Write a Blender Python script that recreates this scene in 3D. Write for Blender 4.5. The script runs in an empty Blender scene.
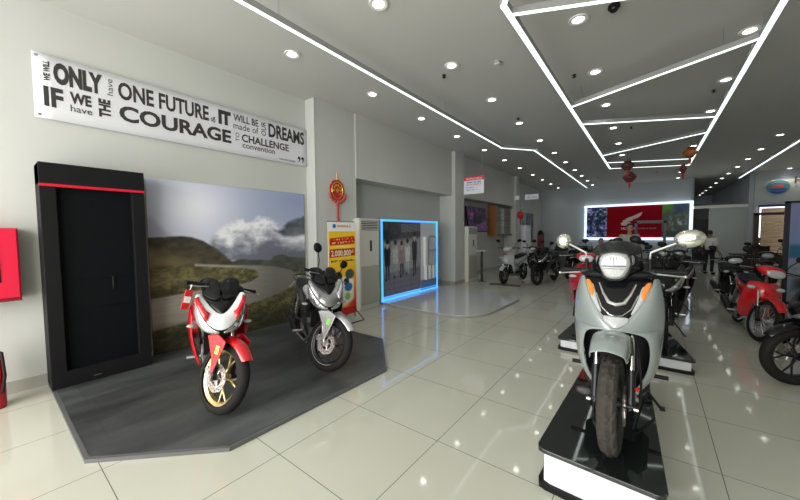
import bpy, math, random
import numpy as np
from mathutils import Matrix, Vector, Euler
random.seed(7)
PI = math.pi
SC = bpy.context.scene
COL = SC.collection
T = Matrix.Translation


def R(deg, ax):
    return Matrix.Rotation(math.radians(deg), 4, ax)


# ------------------------------------------------------------------ materials
MATS = {}


def mat(name, col=(.5, .5, .5), rough=.5, metal=0.0, emit=None, es=0.0, coat=0.0, spec=.5, trans=0.0, bump=0.0, bscale=40, mott=0.0, alpha=1.0, ior=1.45):
    if name in MATS:
        return MATS[name]
    m = bpy.data.materials.new(name)
    m.use_nodes = True
    nt = m.node_tree
    b = nt.nodes['Principled BSDF']
    b.inputs['Base Color'].default_value = (*col, 1)
    b.inputs['Roughness'].default_value = rough
    b.inputs['Metallic'].default_value = metal
    b.inputs['Specular IOR Level'].default_value = spec
    b.inputs['Coat Weight'].default_value = coat
    b.inputs['Coat Roughness'].default_value = .04
    b.inputs['Transmission Weight'].default_value = trans
    b.inputs['Alpha'].default_value = alpha
    b.inputs['IOR'].default_value = ior
    if emit:
        b.inputs['Emission Color'].default_value = (*emit, 1)
        b.inputs['Emission Strength'].default_value = es
    tc = nt.nodes.new('ShaderNodeTexCoord')
    nz = nt.nodes.new('ShaderNodeTexNoise')
    nz.inputs['Scale'].default_value = bscale
    nt.links.new(tc.outputs['Object'], nz.inputs['Vector'])
    if mott > 0:
        mx = nt.nodes.new('ShaderNodeMix')
        mx.data_type = 'RGBA'
        mx.inputs['A'].default_value = (*[c * (1 - mott) for c in col], 1)
        mx.inputs['B'].default_value = (*[min(1, c * (1 + mott)) for c in col], 1)
        nt.links.new(nz.outputs['Fac'], mx.inputs['Factor'])
        nt.links.new(mx.outputs['Result'], b.inputs['Base Color'])
    if bump > 0:
        bp = nt.nodes.new('ShaderNodeBump')
        bp.inputs['Strength'].default_value = bump
        bp.inputs['Distance'].default_value = .01
        nt.links.new(nz.outputs['Fac'], bp.inputs['Height'])
        nt.links.new(bp.outputs['Normal'], b.inputs['Normal'])
    MATS[name] = m
    return m


def vmat(name, rough=.45, coat=0.0, glow=0.0, spec=.5):
    """printed artwork: colours stored on the print's own mesh"""
    m = bpy.data.materials.new(name)
    m.use_nodes = True
    nt = m.node_tree
    b = nt.nodes['Principled BSDF']
    a = nt.nodes.new('ShaderNodeVertexColor')
    a.layer_name = 'print'
    nt.links.new(a.outputs['Color'], b.inputs['Base Color'])
    b.inputs['Roughness'].default_value = rough
    b.inputs['Coat Weight'].default_value = coat
    b.inputs['Specular IOR Level'].default_value = spec
    if glow:
        nt.links.new(a.outputs['Color'], b.inputs['Emission Color'])
        b.inputs['Emission Strength'].default_value = glow
    MATS[name] = m
    return m


# ------------------------------------------------------------------ mesh builder
class MB:
    def __init__(s, M=None):
        s.v, s.f, s.mi, s.M, s.cur = [], [], [], M or Matrix(), 0

    def add(s, vs, fs, M=None):
        n = len(s.v)
        for p in vs:
            p = Vector(p)
            s.v.append(M @ p if M else p)
        for f in fs:
            s.f.append(tuple(i + n for i in f))
            s.mi.append(s.cur)
        return s

    def box(s, c, d, M=None):
        x, y, z = [k / 2 for k in d]
        vs = [(c[0] + a * x, c[1] + b * y, c[2] + e * z) for a in (-1, 1) for b in (-1, 1) for e in (-1, 1)]
        return s.add(vs, [(0, 1, 3, 2), (4, 6, 7, 5), (0, 4, 5, 1), (2, 3, 7, 6), (0, 2, 6, 4), (1, 5, 7, 3)], M)

    def bb(s, a, b, M=None):
        return s.box([(i + j) / 2 for i, j in zip(a, b)], [abs(j - i) for i, j in zip(a, b)], M)

    def tube(s, path, r, n=10, cap=True, M=None, closed=False, flat=1.0):
        path = [Vector(p) for p in path]
        rs = r if isinstance(r, (list, tuple)) else [r] * len(path)
        N = len(path)
        rings = []
        up = None
        for i, p in enumerate(path):
            if closed:
                t = path[(i + 1) % N] - path[i - 1]
            else:
                t = path[min(i + 1, N - 1)] - path[max(i - 1, 0)]
            t.normalize()
            if up is None:
                up = Vector((0, 0, 1)) if abs(t.z) < .9 else Vector((1, 0, 0))
            a = t.cross(up)
            if a.length < 1e-5:
                a = t.cross(Vector((0, 1, 0)))
            a.normalize()
            b = a.cross(t).normalized()
            up = b
            rings.append([p + a * (math.cos(k * 2 * PI / n) * rs[i]) + b * (math.sin(k * 2 * PI / n) * rs[i] * flat) for k in range(n)])
        return s.loft(rings, cap=cap and not closed, M=M, wrap=closed)

    def loft(s, rings, cap=True, M=None, wrap=False):
        n = len(rings[0])
        vs = [p for r_ in rings for p in r_]
        fs = []
        K = len(rings)
        for i in range(K if wrap else K - 1):
            j = (i + 1) % K
            for k in range(n):
                l = (k + 1) % n
                fs.append((i * n + k, i * n + l, j * n + l, j * n + k))
        if cap:
            fs.append(tuple(reversed(range(n))))
            fs.append(tuple((K - 1) * n + k for k in range(n)))
        return s.add(vs, fs, M)

    def lathe(s, prof, seg=32, M=None, closed=False, a0=0, a1=360):
        """prof = (r, h) pairs, turned about local Y (h along Y)"""
        full = abs(a1 - a0) >= 360
        K = seg if full else seg + 1
        rings = []
        for i in range(K):
            a = math.radians(a0 + (a1 - a0) * i / seg)
            rings.append([Vector((math.sin(a) * r, h, math.cos(a) * r)) for r, h in prof])
        n = len(prof)
        vs = [p for r_ in rings for p in r_]
        fs = []
        for i in range(seg):
            j = (i + 1) % K
            for k in range(n if closed else n - 1):
                l = (k + 1) % n
                fs.append((i * n + k, i * n + l, j * n + l, j * n + k))
        return s.add(vs, fs, M)

    def disc(s, r, h0, h1, seg=32, M=None):
        return s.lathe([(0.0001, h0), (r, h0), (r, h1), (0.0001, h1)], seg, M)

    def cyl(s, a, b, r, n=16, M=None):
        return s.tube([a, b], r, n, M=M)

    def ell(s, c, r, M=None, nu=20, nv=12, pw=1.0):
        rows = []
        for i in range(nv + 1):
            t = -PI / 2 + PI * i / nv
            row = []
            for k in range(nu):
                a = 2 * PI * k / nu
                x, y, z = math.cos(t) * math.cos(a), math.cos(t) * math.sin(a), math.sin(t)
                if pw != 1:
                    x, y, z = [math.copysign(abs(q) ** pw, q) for q in (x, y, z)]
                row.append((c[0] + r[0] * x, c[1] + r[1] * y, c[2] + r[2] * z))
            rows.append(row)
        return s.loft(rows, cap=False, M=M)

    def sheet(s, rows, skip=(), M=None, mirror=False):
        n = len(rows[0])
        vs = [p for r_ in rows for p in r_]
        fs = [(i * n + k, i * n + k + 1, (i + 1) * n + k + 1, (i + 1) * n + k) for i in range(len(rows) - 1) for k in range(n - 1) if (i, k) not in skip]
        s.add(vs, fs, M)
        if mirror:
            s.add([(p[0], -p[1], p[2]) for p in vs], [tuple(reversed(f)) for f in fs], M)
        return s

    def prism(s, pts, h, M=None):
        """polygon in local XY extruded from z=0 to h"""
        n = len(pts)
        vs = [(x, y, 0) for x, y in pts] + [(x, y, h) for x, y in pts]
        fs = [tuple(reversed(range(n))), tuple(range(n, 2 * n))] + [(k, (k + 1) % n, n + (k + 1) % n, n + k) for k in range(n)]
        return s.add(vs, fs, M)

    def mirror(s, start=0):
        n = len(s.v)
        m = len(s.f)
        cur = [Vector((p[0], -p[1], p[2])) for p in s.v[start:]]
        fs = [tuple(reversed([i - start for i in f])) for f in s.f if min(f) >= start]
        return s.add(cur, fs)

    def text(s, txt, x0, y0, x1, y1, h=.002, M=None, bold=0.0, rot=False, spacing=1.0):
        """text stretched into a box in local XY"""
        cu = bpy.data.curves.new('t', 'FONT')
        cu.body = txt
        cu.offset = bold
        cu.resolution_u = 3
        cu.space_character = spacing
        ob = bpy.data.objects.new('t', cu)
        me = ob.to_mesh()
        P = [v.co.copy() for v in me.vertices]
        F = [tuple(p.vertices) for p in me.polygons]
        ob.to_mesh_clear()
        bpy.data.objects.remove(ob)
        bpy.data.curves.remove(cu)
        if not P:
            return s
        if rot:
            P = [Vector((-p.y, p.x, 0)) for p in P]
        ax, bx = min(p.x for p in P), max(p.x for p in P)
        ay, by = min(p.y for p in P), max(p.y for p in P)
        vs = [(x0 + (p.x - ax) / (bx - ax) * (x1 - x0), y0 + (p.y - ay) / (by - ay) * (y1 - y0), h) for p in P]
        return s.add(vs, F, M)

    def build(s, name, m, parent=None, solid=0, sub=0, bevel=0, sharp=35, label=None, kind=None, weld=0):
        me = bpy.data.meshes.new(name)
        me.from_pydata([tuple(s.M @ p) for p in s.v], [], s.f)
        ms = m if isinstance(m, (list, tuple)) else [m]
        for k in ms:
            me.materials.append(k)
        me.polygons.foreach_set('material_index', s.mi)
        me.update()
        if weld:
            import bmesh
            bm = bmesh.new()
            bm.from_mesh(me)
            bmesh.ops.remove_doubles(bm, verts=bm.verts, dist=weld)
            bmesh.ops.recalc_face_normals(bm, faces=bm.faces)
            bm.to_mesh(me)
            bm.free()
        for p in me.polygons:
            p.use_smooth = True
        me.validate()
        if sub == 0 and len(me.polygons):
            me.set_sharp_from_angle(angle=math.radians(sharp))
        o = bpy.data.objects.new(name, me)
        COL.objects.link(o)
        if parent:
            o.parent = parent
        if solid:
            d = o.modifiers.new('solid', 'SOLIDIFY')
            d.thickness = solid
            d.offset = 0
        if bevel:
            d = o.modifiers.new('bevel', 'BEVEL')
            d.width = bevel
            d.segments = 2
            d.limit_method = 'ANGLE'
            d.harden_normals = True
        if sub:
            d = o.modifiers.new('sub', 'SUBSURF')
            d.levels = d.render_levels = sub
        if label:
            o['label'] = label
        if kind:
            o['kind'] = kind
        return o


def tag(o, label, cat, group=None, kind=None):
    o['label'] = label
    o['category'] = cat
    if group:
        o['group'] = group
    if kind:
        o['kind'] = kind
    return o


def empty(name, loc=(0, 0, 0), M=None):
    o = bpy.data.objects.new(name, None)
    o.empty_display_size = .1
    COL.objects.link(o)
    if M is not None:
        o.matrix_world = M
    else:
        o.location = loc
    return o


def struct(name, mb, m, **k):
    o = mb.build(name, m, **k)
    o['kind'] = 'structure'
    return o


def copy_tree(o, parent=None):
    c = o.copy()
    COL.objects.link(c)
    if parent:
        c.parent = parent
    for ch in list(o.children):
        copy_tree(ch, c)
    return c


def lerp(a, b, t):
    return [i + (j - i) * t for i, j in zip(a, b)]


def ring_yz(x, zc, hw, hh, p=2.5, n=20, yc=0, tilt=0):
    out = []
    for k in range(n):
        a = 2 * PI * k / n
        y = math.copysign(abs(math.cos(a)) ** (2 / p), math.cos(a)) * hw
        z = math.copysign(abs(math.sin(a)) ** (2 / p), math.sin(a)) * hh
        out.append(Vector((x - z * math.tan(math.radians(tilt)), yc + y, zc + z)))
    return out


def ring_xy(z, xc, hx, hy, p=2.5, n=20, yc=0):
    out = []
    for k in range(n):
        a = 2 * PI * k / n
        out.append(Vector((xc + math.copysign(abs(math.cos(a)) ** (2 / p), math.cos(a)) * hx, yc + math.copysign(abs(math.sin(a)) ** (2 / p), math.sin(a)) * hy, z)))
    return out


# ------------------------------------------------------------------ shared materials
chrome = mat('chrome', (.8, .8, .8), .12, 1)
steel = mat('brushed_steel', (.55, .55, .55), .35, 1)
disc_m = mat('disc_steel', (.62, .55, .54), .35, 1)
rubber = mat('tyre_rubber', (.016, .015, .014), .7, spec=.2, bump=.3, bscale=120)
blackp = mat('black_plastic', (.009, .009, .010), .5, spec=.2)
blackg = mat('black_gloss', (.006, .006, .007), .14, spec=.35)
greyp = mat('grey_plastic', (.09, .09, .09), .5)
lens = mat('clear_lens', (.42, .44, .45), .1, spec=.6, coat=.5)
lensd = mat('reflector_bowl', (.42, .44, .45), .15, .8)
orange = mat('orange_lens', (.85, .22, .03), .12, coat=1)
redlens = mat('red_lens', (.6, .01, .01), .15, coat=1)
glassm = mat('mirror_glass', (.7, .72, .75), .03, 1)
engine_m = mat('cast_aluminium', (.30, .30, .30), .4, .8, bump=.2, bscale=60)
darkmetal = mat('dark_metal', (.025, .025, .028), .35, .6)
seat_m = mat('seat_vinyl', (.012, .012, .013), .6, spec=.25, bump=.2, bscale=90)
white_paint = mat('white_paint', (.78, .78, .78), .2, coat=.6)
paper_w = mat('white_paper', (.85, .85, .85), .6)
green_p = mat('green_sticker', (.25, .75, .12), .5)

# light levels
WORLD, DL_ES, DL_W, LED_ES, FRAME_ES, EXPO = 9.0, 8.0, 4.6, 1.7, 1.2, 0.0


# ================================================================== THE ROOM
CZ = 3.88
XL, XR, YF, YB = -4.9, 5.0, -2.6, 19.75
wall_m = mat('wall_paint', (.52, .525, .50), .55, mott=.03, bscale=2)
wallg_m = mat('wall_panel_paint', (.44, .49, .52), .45, mott=.02, bscale=2)
ceil_m = mat('ceiling_paint', (.53, .53, .505), .7)
base_m = mat('skirting_tile', (.36, .36, .32), .25)
metal_edge = mat('aluminium_trim', (.45, .45, .44), .4, .7)


def floor_mat():
    m = bpy.data.materials.new('polished_tiles')
    m.use_nodes = True
    nt = m.node_tree
    b = nt.nodes['Principled BSDF']
    N = nt.nodes.new
    L = nt.links.new
    tc = N('ShaderNodeTexCoord')
    sp = N('ShaderNodeSeparateXYZ')
    L(tc.outputs['Object'], sp.inputs[0])

    def line(out, off, size):
        a = N('ShaderNodeMath'); a.operation = 'SUBTRACT'; a.inputs[1].default_value = off
        L(out, a.inputs[0])
        p = N('ShaderNodeMath'); p.operation = 'PINGPONG'; p.inputs[1].default_value = size / 2
        L(a.outputs[0], p.inputs[0])
        c = N('ShaderNodeMath'); c.operation = 'LESS_THAN'; c.inputs[1].default_value = .0024
        L(p.outputs[0], c.inputs[0])
        return c.outputs[0]
    lx = line(sp.outputs[0], .386, .8)
    ly = line(sp.outputs[1], .42, .787)
    mx = N('ShaderNodeMath'); mx.operation = 'MAXIMUM'
    L(lx, mx.inputs[0]); L(ly, mx.inputs[1])
    nz = N('ShaderNodeTexNoise'); nz.inputs['Scale'].default_value = 1.6; nz.inputs['Detail'].default_value = 6
    L(tc.outputs['Object'], nz.inputs['Vector'])
    mi = N('ShaderNodeMix'); mi.data_type = 'RGBA'
    mi.inputs['A'].default_value = (.50, .50, .42, 1); mi.inputs['B'].default_value = (.55, .55, .475, 1)
    L(nz.outputs['Fac'], mi.inputs['Factor'])
    m2 = N('ShaderNodeMix'); m2.data_type = 'RGBA'
    L(mx.outputs[0], m2.inputs['Factor']); L(mi.outputs['Result'], m2.inputs['A'])
    m2.inputs['B'].default_value = (.14, .14, .12, 1)
    L(m2.outputs['Result'], b.inputs['Base Color'])
    b.inputs['Roughness'].default_value = .055
    b.inputs['IOR'].default_value = 1.6
    n2 = N('ShaderNodeTexNoise'); n2.inputs['Scale'].default_value = 2.2; n2.inputs['Detail'].default_value = 1
    L(tc.outputs['Object'], n2.inputs['Vector'])
    bp = N('ShaderNodeBump'); bp.inputs['Strength'].default_value = .05; bp.inputs['Distance'].default_value = .02
    L(n2.outputs['Fac'], bp.inputs['Height']); L(bp.outputs['Normal'], b.inputs['Normal'])
    return m


floor_m = floor_mat()
struct('floor', MB().bb((-5.6, YF - .2, -.2), (XR + .2, 30.2, 0)), floor_m)
struct('ceiling', MB().bb((-5.6, YF - .2, CZ), (XR + .2, 30.2, CZ + .2)), ceil_m)
struct('wall_left', MB().bb((-5.3, YF, 0), (XL, 3.62, CZ)).bb((-5.4, 3.4, 0), (-5.05, YB, CZ)), wall_m)
# storefront wall behind the camera with its openings
mb = MB()
mb.bb((-5.3, YF - .2, 0), (-4.6, YF, CZ)).bb((1.6, YF - .2, 0), (XR, YF, 3.5)).bb((-1.5, YF - .2, 0), (1.7, YF, .9)).bb((-5.3, YF - .2, 3.5), (XR, YF, CZ)).bb((XR - .3, YF - .2, 0), (XR + .2, YF, CZ)).bb((-1.55, YF - .2, 0), (-1.4, YF, 3.5)).bb((1.6, YF - .2, 0), (1.75, YF, 3.5))
struct('wall_front', mb, wall_m)
struct('wall_right', MB().bb((XR, YF, 0), (XR + .2, 19.5, CZ)), wall_m)
struct('wall_back', MB().bb((-5.4, YB, 0), (1.32, YB + .2, CZ)).bb((1.25, YB + .1, 0), (1.45, 30, CZ)), wallg_m)
mb = MB()
mb.cyl((1.34, YB + .1, 0), (1.34, YB + .1, CZ), .13, 24)
struct('trim_1', mb, wallg_m)
# shop front unit to the right of the corridor
mb = MB()
mb.bb((3.25, 19.3, 2.53), (XR, 19.5, CZ)).bb((3.25, 19.3, 0), (3.36, 19.5, 2.53)).bb((3.12, 19.45, 0), (3.25, 30, CZ))
struct('wall_right_front', mb, wallg_m)
struct('wall_far', MB().bb((1.3, 29.9, 0), (3.3, 30.1, CZ)), wallg_m)
struct('wall_right_room', MB().bb((3.3, 20.6, 0), (XR + .2, 20.7, CZ)), mat('dark_room_wall', (.12, .10, .08), .6))
# column, soffit and second column on the left
mb = MB()
mb.bb((-5.1, 3.62, 0), (-4.66, 4.6, CZ))
mb.bb((-4.665, 3.617, 0), (-4.654, 3.63, CZ)).bb((-4.665, 4.59, 0), (-4.654, 4.602, CZ))
struct('column', mb, wall_m)
mb = MB()
mb.bb((-5.1, 4.6, 2.62), (-4.64, 14.2, CZ))
struct('trim_2', mb, wall_m)
mb = MB()
mb.bb((-5.1, 8.48, 0), (-4.53, 9.05, CZ))
struct('column', mb, wall_m)
mb = MB()
mb.bb((-5.1, 13.85, 0), (-4.55, 14.3, CZ))
struct('column', mb, wall_m)
mb = MB()
mb.bb((XL, YF, 0), (XL + .015, 3.62, .12)).bb((-5.05, 4.5, 0), (-5.03, YB, .14)).bb((-4.66, 3.62, 0), (-4.645, 4.6, .1))
struct('baseboard_left', mb, base_m)
mb = MB()
mb.bb((-5.1, 8.465, 0), (-4.515, 8.48, .1)).bb((-4.53, 8.465, 0), (-4.515, 9.05, .1))
struct('baseboard_column', mb, base_m)
struct('baseboard_back', MB().bb((-5, YB - .015, 0), (1.3, YB, .12)), base_m)
# panel joint on back wall
struct('trim_3', MB().bb((-5, YB - .012, 2.7), (-2.9, YB, 2.72)), metal_edge)
# glazed partition at the end of the corridor
frost = mat('frosted_panel', (.42, .46, .46), .35)
struct('trim_4', MB().bb((1.45, 19.5, 2.5), (3.12, 19.75, 2.62)), mat('ledge_white', (.72, .74, .74), .4))
mb = MB().bb((1.95, 19.55, 0), (3.12, 19.6, 2.5))
d1 = struct('door_1', mb, frost)
for x in (2.05, 3.0):
    h = MB().cyl((x, 19.52, .95), (x, 19.52, 1.6), .012, 10).build('door_handle', steel, d1)
struct('wall_passage', MB().bb((1.3, 22.8, 0), (3.2, 22.9, 2.9)), mat('passage_wall', (.2, .21, .2), .6))
d2 = struct('door_2', MB().bb((1.78, 22.72, 0), (2.35, 22.8, 2.1)), mat('dark_door', (.05, .055, .055), .4))
MB().cyl((2.28, 22.7, 1.0), (2.28, 22.7, 1.15), .012, 10).build('door_handle', steel, d2)

# world daylight
w = bpy.data.worlds.new('daylight')
SC.world = w
w.use_nodes = True
bg = w.node_tree.nodes['Background']
bg.inputs[0].default_value = (1.0, 1.0, .955, 1)
bg.inputs[1].default_value = WORLD
for (xa, xb) in ((-4.6, -1.55), (-1.4, 1.6)):
    ld = bpy.data.lights.new('daylight_portal', 'AREA')
    ld.shape = 'RECTANGLE'
    ld.size = xb - xa
    ld.size_y = 3.5
    ld.cycles.is_portal = True
    lo = bpy.data.objects.new('daylight_portal', ld)
    lo.matrix_world = T(((xa + xb) / 2, YF + .01, 1.75)) @ R(90, 'X')
    COL.objects.link(lo)

# ------------------------------------------------------------------ downlights
dl_em = mat('downlight_glow', (1, 1, 1), .5, emit=(1, .98, .94), es=DL_ES)
dl_trim = mat('downlight_ring', (.8, .8, .78), .3)
XS = {-3.8: 11, -2.3: 11, -.72: 7, .85: 11, 2.44: 18, 4.1: 11}
YS = [2.6, 4.16, 5.65, 7.22, 8.9, 10.55, 12.2, 13.98, 15.6, 17.25, 19.03, 20.6, 22.4, 24.3, 26.2, 27.8, 29.3]
proto = None
LS = {}
col_names = {-3.8: 'nearest the left wall', -2.3: 'left of the light frame', -.72: 'inside the light frame', .85: 'right in the light frame', 2.44: 'leading into the corridor', 4.1: 'nearest the right wall'}
ordn = ['first', 'second', 'third', 'fourth', 'fifth', 'sixth', 'seventh', 'eighth', 'ninth', 'tenth', 'eleventh', 'twelfth', 'thirteenth', 'fourteenth', 'fifteenth', 'sixteenth', 'seventeenth']
for gx in XS:
    for iy, gy in enumerate(YS):
        if gy > 19.1 and gx != 2.44:
            continue
        if gx == -.72 and gy > 12.5:
            continue
        if gx == .85 and gy < 5 or gx == 2.44 and gy < 11 or gx == 4.1 and gy < 18:
            continue
        if gx == -3.8 and gy > 12:
            gxx = -3.8 - .02 * (gy - 8)
        else:
            gxx = gx - (.01 * (gy - 6) if gx < -.5 else 0)
        if proto is None:
            root = empty('downlight', (gxx, gy, CZ))
            mb = MB()
            mb.lathe([(.062, .0), (.062, .012), (.095, .016), (.1, .008), (.1, -.004)], 28, R(90, 'X') @ T((0, 0, 0)))
            # ring hangs just below the ceiling
            mb.v = [Vector((p[0], p[1], -abs(p[2]) - .002)) for p in mb.v]
            mb.build('trim_ring', dl_trim, root)
            m2 = MB().disc(.06, -.008, -.004, 24, R(90, 'X'))
            m2.v = [Vector((p[0], p[1], -abs(p[2]) - .002)) for p in m2.v]
            m2.build('lamp', dl_em, root)
            proto = root
            r_ = root
        else:
            r_ = copy_tree(proto)
            r_.location = (gxx, gy, CZ)
        k = iy - [i for i, q in enumerate(YS) if not ((gx == .85 and q < 5) or (gx == 2.44 and q < 11) or (gx == 4.1 and q < 18))][0]
        tag(r_, 'recessed downlight, %s from the front in row %s' % (ordn[k], col_names[gx]), 'ceiling light', 'recessed downlights')
        if gy < 20:
            ld = LS.get('l')
            if ld is None:
                ld = bpy.data.lights.new('downlight_beam', 'SPOT')
                ld.energy = DL_W
                ld.spot_size = math.radians(125)
                ld.spot_blend = .9
                ld.shadow_soft_size = .05
                ld.color = (1, .98, .93)
                LS['l'] = ld
            lo = bpy.data.objects.new('downlight_beam', ld)
            lo.location = (0, 0, -.03)
            lo.parent = r_
            COL.objects.link(lo)

# ------------------------------------------------------------------ suspended LED lines
led_m = mat('led_diffuser', (.9, .95, .95), .5, emit=(.86, 1.0, .97), es=LED_ES)
housing_m = mat('led_housing', (.3, .3, .3), .5)
ZL = 3.6


def led_line(pts, label, wires=(), wd=.05, group='suspended light lines'):
    root = empty('linear_light', (pts[0][0], pts[0][1], ZL))
    inv = T((-pts[0][0], -pts[0][1], -ZL))
    hb, db = MB(inv), MB(inv)
    for i in range(len(pts) - 1):
        a, b = Vector((*pts[i], 0)), Vector((*pts[i + 1], 0))
        d = (b - a)
        ln = d.length
        an = math.degrees(math.atan2(d.y, d.x))
        M = T((a.x, a.y, ZL)) @ R(an, 'Z')
        hb.bb((-wd / 2, -wd / 2, .012), (ln + wd / 2, wd / 2, .075), M)
        db.bb((-wd / 2 + .003, -wd / 2 + .003, 0), (ln + wd / 2 - .003, wd / 2 - .003, .012), M)
    hb.build('housing', housing_m, root)
    db.build('diffuser', led_m, root)
    for x, y in wires:  # thin wires up to the ceiling
        MB(inv).cyl((x, y, ZL + .07), (x, y, CZ), .004, 6).build('suspension_wire', steel, root)
    tag(root, label, 'linear light', group)
    return root


led_line([(-2.95, .6), (-2.98, 8.0), (-2.42, 8.75), (-2.5, 17.8)], 'long bent white line light hanging nearest the left wall', [(-2.95, 1.9), (-2.97, 5.2), (-2.45, 9.6), (-2.47, 14)], .038)
led_line([(-1.13, 3.05), (-1.15, 12.9)], 'left long side of the angular white light frame', [(-1.13, 6.1), (-1.14, 10)], .055)
led_line([(.9, 3.4), (.87, 13.85)], 'right long side of the angular white light frame', [(.9, 5.3), (.88, 9.5)], .055)
led_line([(-1.13, 3.05), (-.95, 2.75)], 'short front corner piece of the angular white light frame')
led_line([(-1.1, 3.22), (.87, 4.15)], 'cross bar nearest the camera in the angular white light frame', [(.2, 3.83)], .034)
led_line([(-1.1, 6.14), (.86, 5.29)], 'second cross bar of the angular white light frame', [(-.96, 6.08), (.6, 5.4)], .034)
led_line([(-1.1, 7.27), (.84, 8.33)], 'third cross bar of the angular white light frame', [(-.6, 7.54)], .034)
led_line([(-1.11, 10.57), (.84, 9.55)], 'fourth cross bar of the angular white light frame', [(0, 9.99)], .034)
led_line([(-1.12, 11.75), (.84, 12.7)], 'fifth cross bar of the angular white light frame', [(0, 12.3)], .034)
led_line([(-1.15, 12.9), (.87, 13.85)], 'far closing bar of the angular white light frame', [(0, 13.44)], .034)
led_line([(2.66, 7.5), (2.7, 18.6)], 'straight white line light hanging nearest the right wall', [(2.67, 10), (2.69, 15)])

# small ceiling fittings
for k, (x, y, lab) in enumerate([(-2.51, 4.35, 'small dark sprinkler head beside the bent left line light'), (-2.24, 6.9, 'small dark sprinkler head between two downlights left of the light frame'), (-.98, 5.57, 'small dark sprinkler head near the left side of the light frame'), (.76, 7.64, 'small dark sprinkler head close to the right side of the light frame'), (-.43, 9.12, 'small dark sprinkler head above the middle of the light frame'), (-1.9, 16.5, 'small dark sprinkler head near the back wall, left of the lanterns'), (.1, 16.5, 'small dark sprinkler head near the back wall, right of the lanterns')]):
    mb = MB()
    mb.cyl((0, 0, 0), (0, 0, -.03), .012, 10).disc(.028, -.004, 0, 14, T((0, 0, -.034)) @ R(90, 'X')).disc(.03, -.002, 0, 14, R(90, 'X'))
    o = mb.build('ceiling_sprinkler', blackp)
    o.location = (x, y, CZ)
    tag(o, lab, 'sprinkler', 'ceiling sprinklers')
root = empty('dome_camera', (-.37, 4.15, CZ))
MB().cyl((0, 0, 0), (0, 0, -.03), .055, 24).build('base', blackp, root)
MB().ell((0, 0, -.03), (.045, .045, .045)).build('dome', blackg, root)
tag(root, 'small black dome camera on the ceiling beside the front cross bar', 'camera')
root = empty('smoke_detector', (-1.75, 4.48, CZ))
MB().cyl((0, 0, 0), (0, 0, -.03), .05, 24).cyl((0, 0, -.03), (0, 0, -.045), .035, 24).build('body', ceil_m, root)
MB().lathe([(.05, 0), (.054, .004), (.054, .01), (.05, .012)], 24, T((0, 0, -.02)) @ R(90, 'X')).build('ring', greyp, root)
tag(root, 'round grey smoke detector between the left line light and the angular frame', 'smoke detector')


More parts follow.
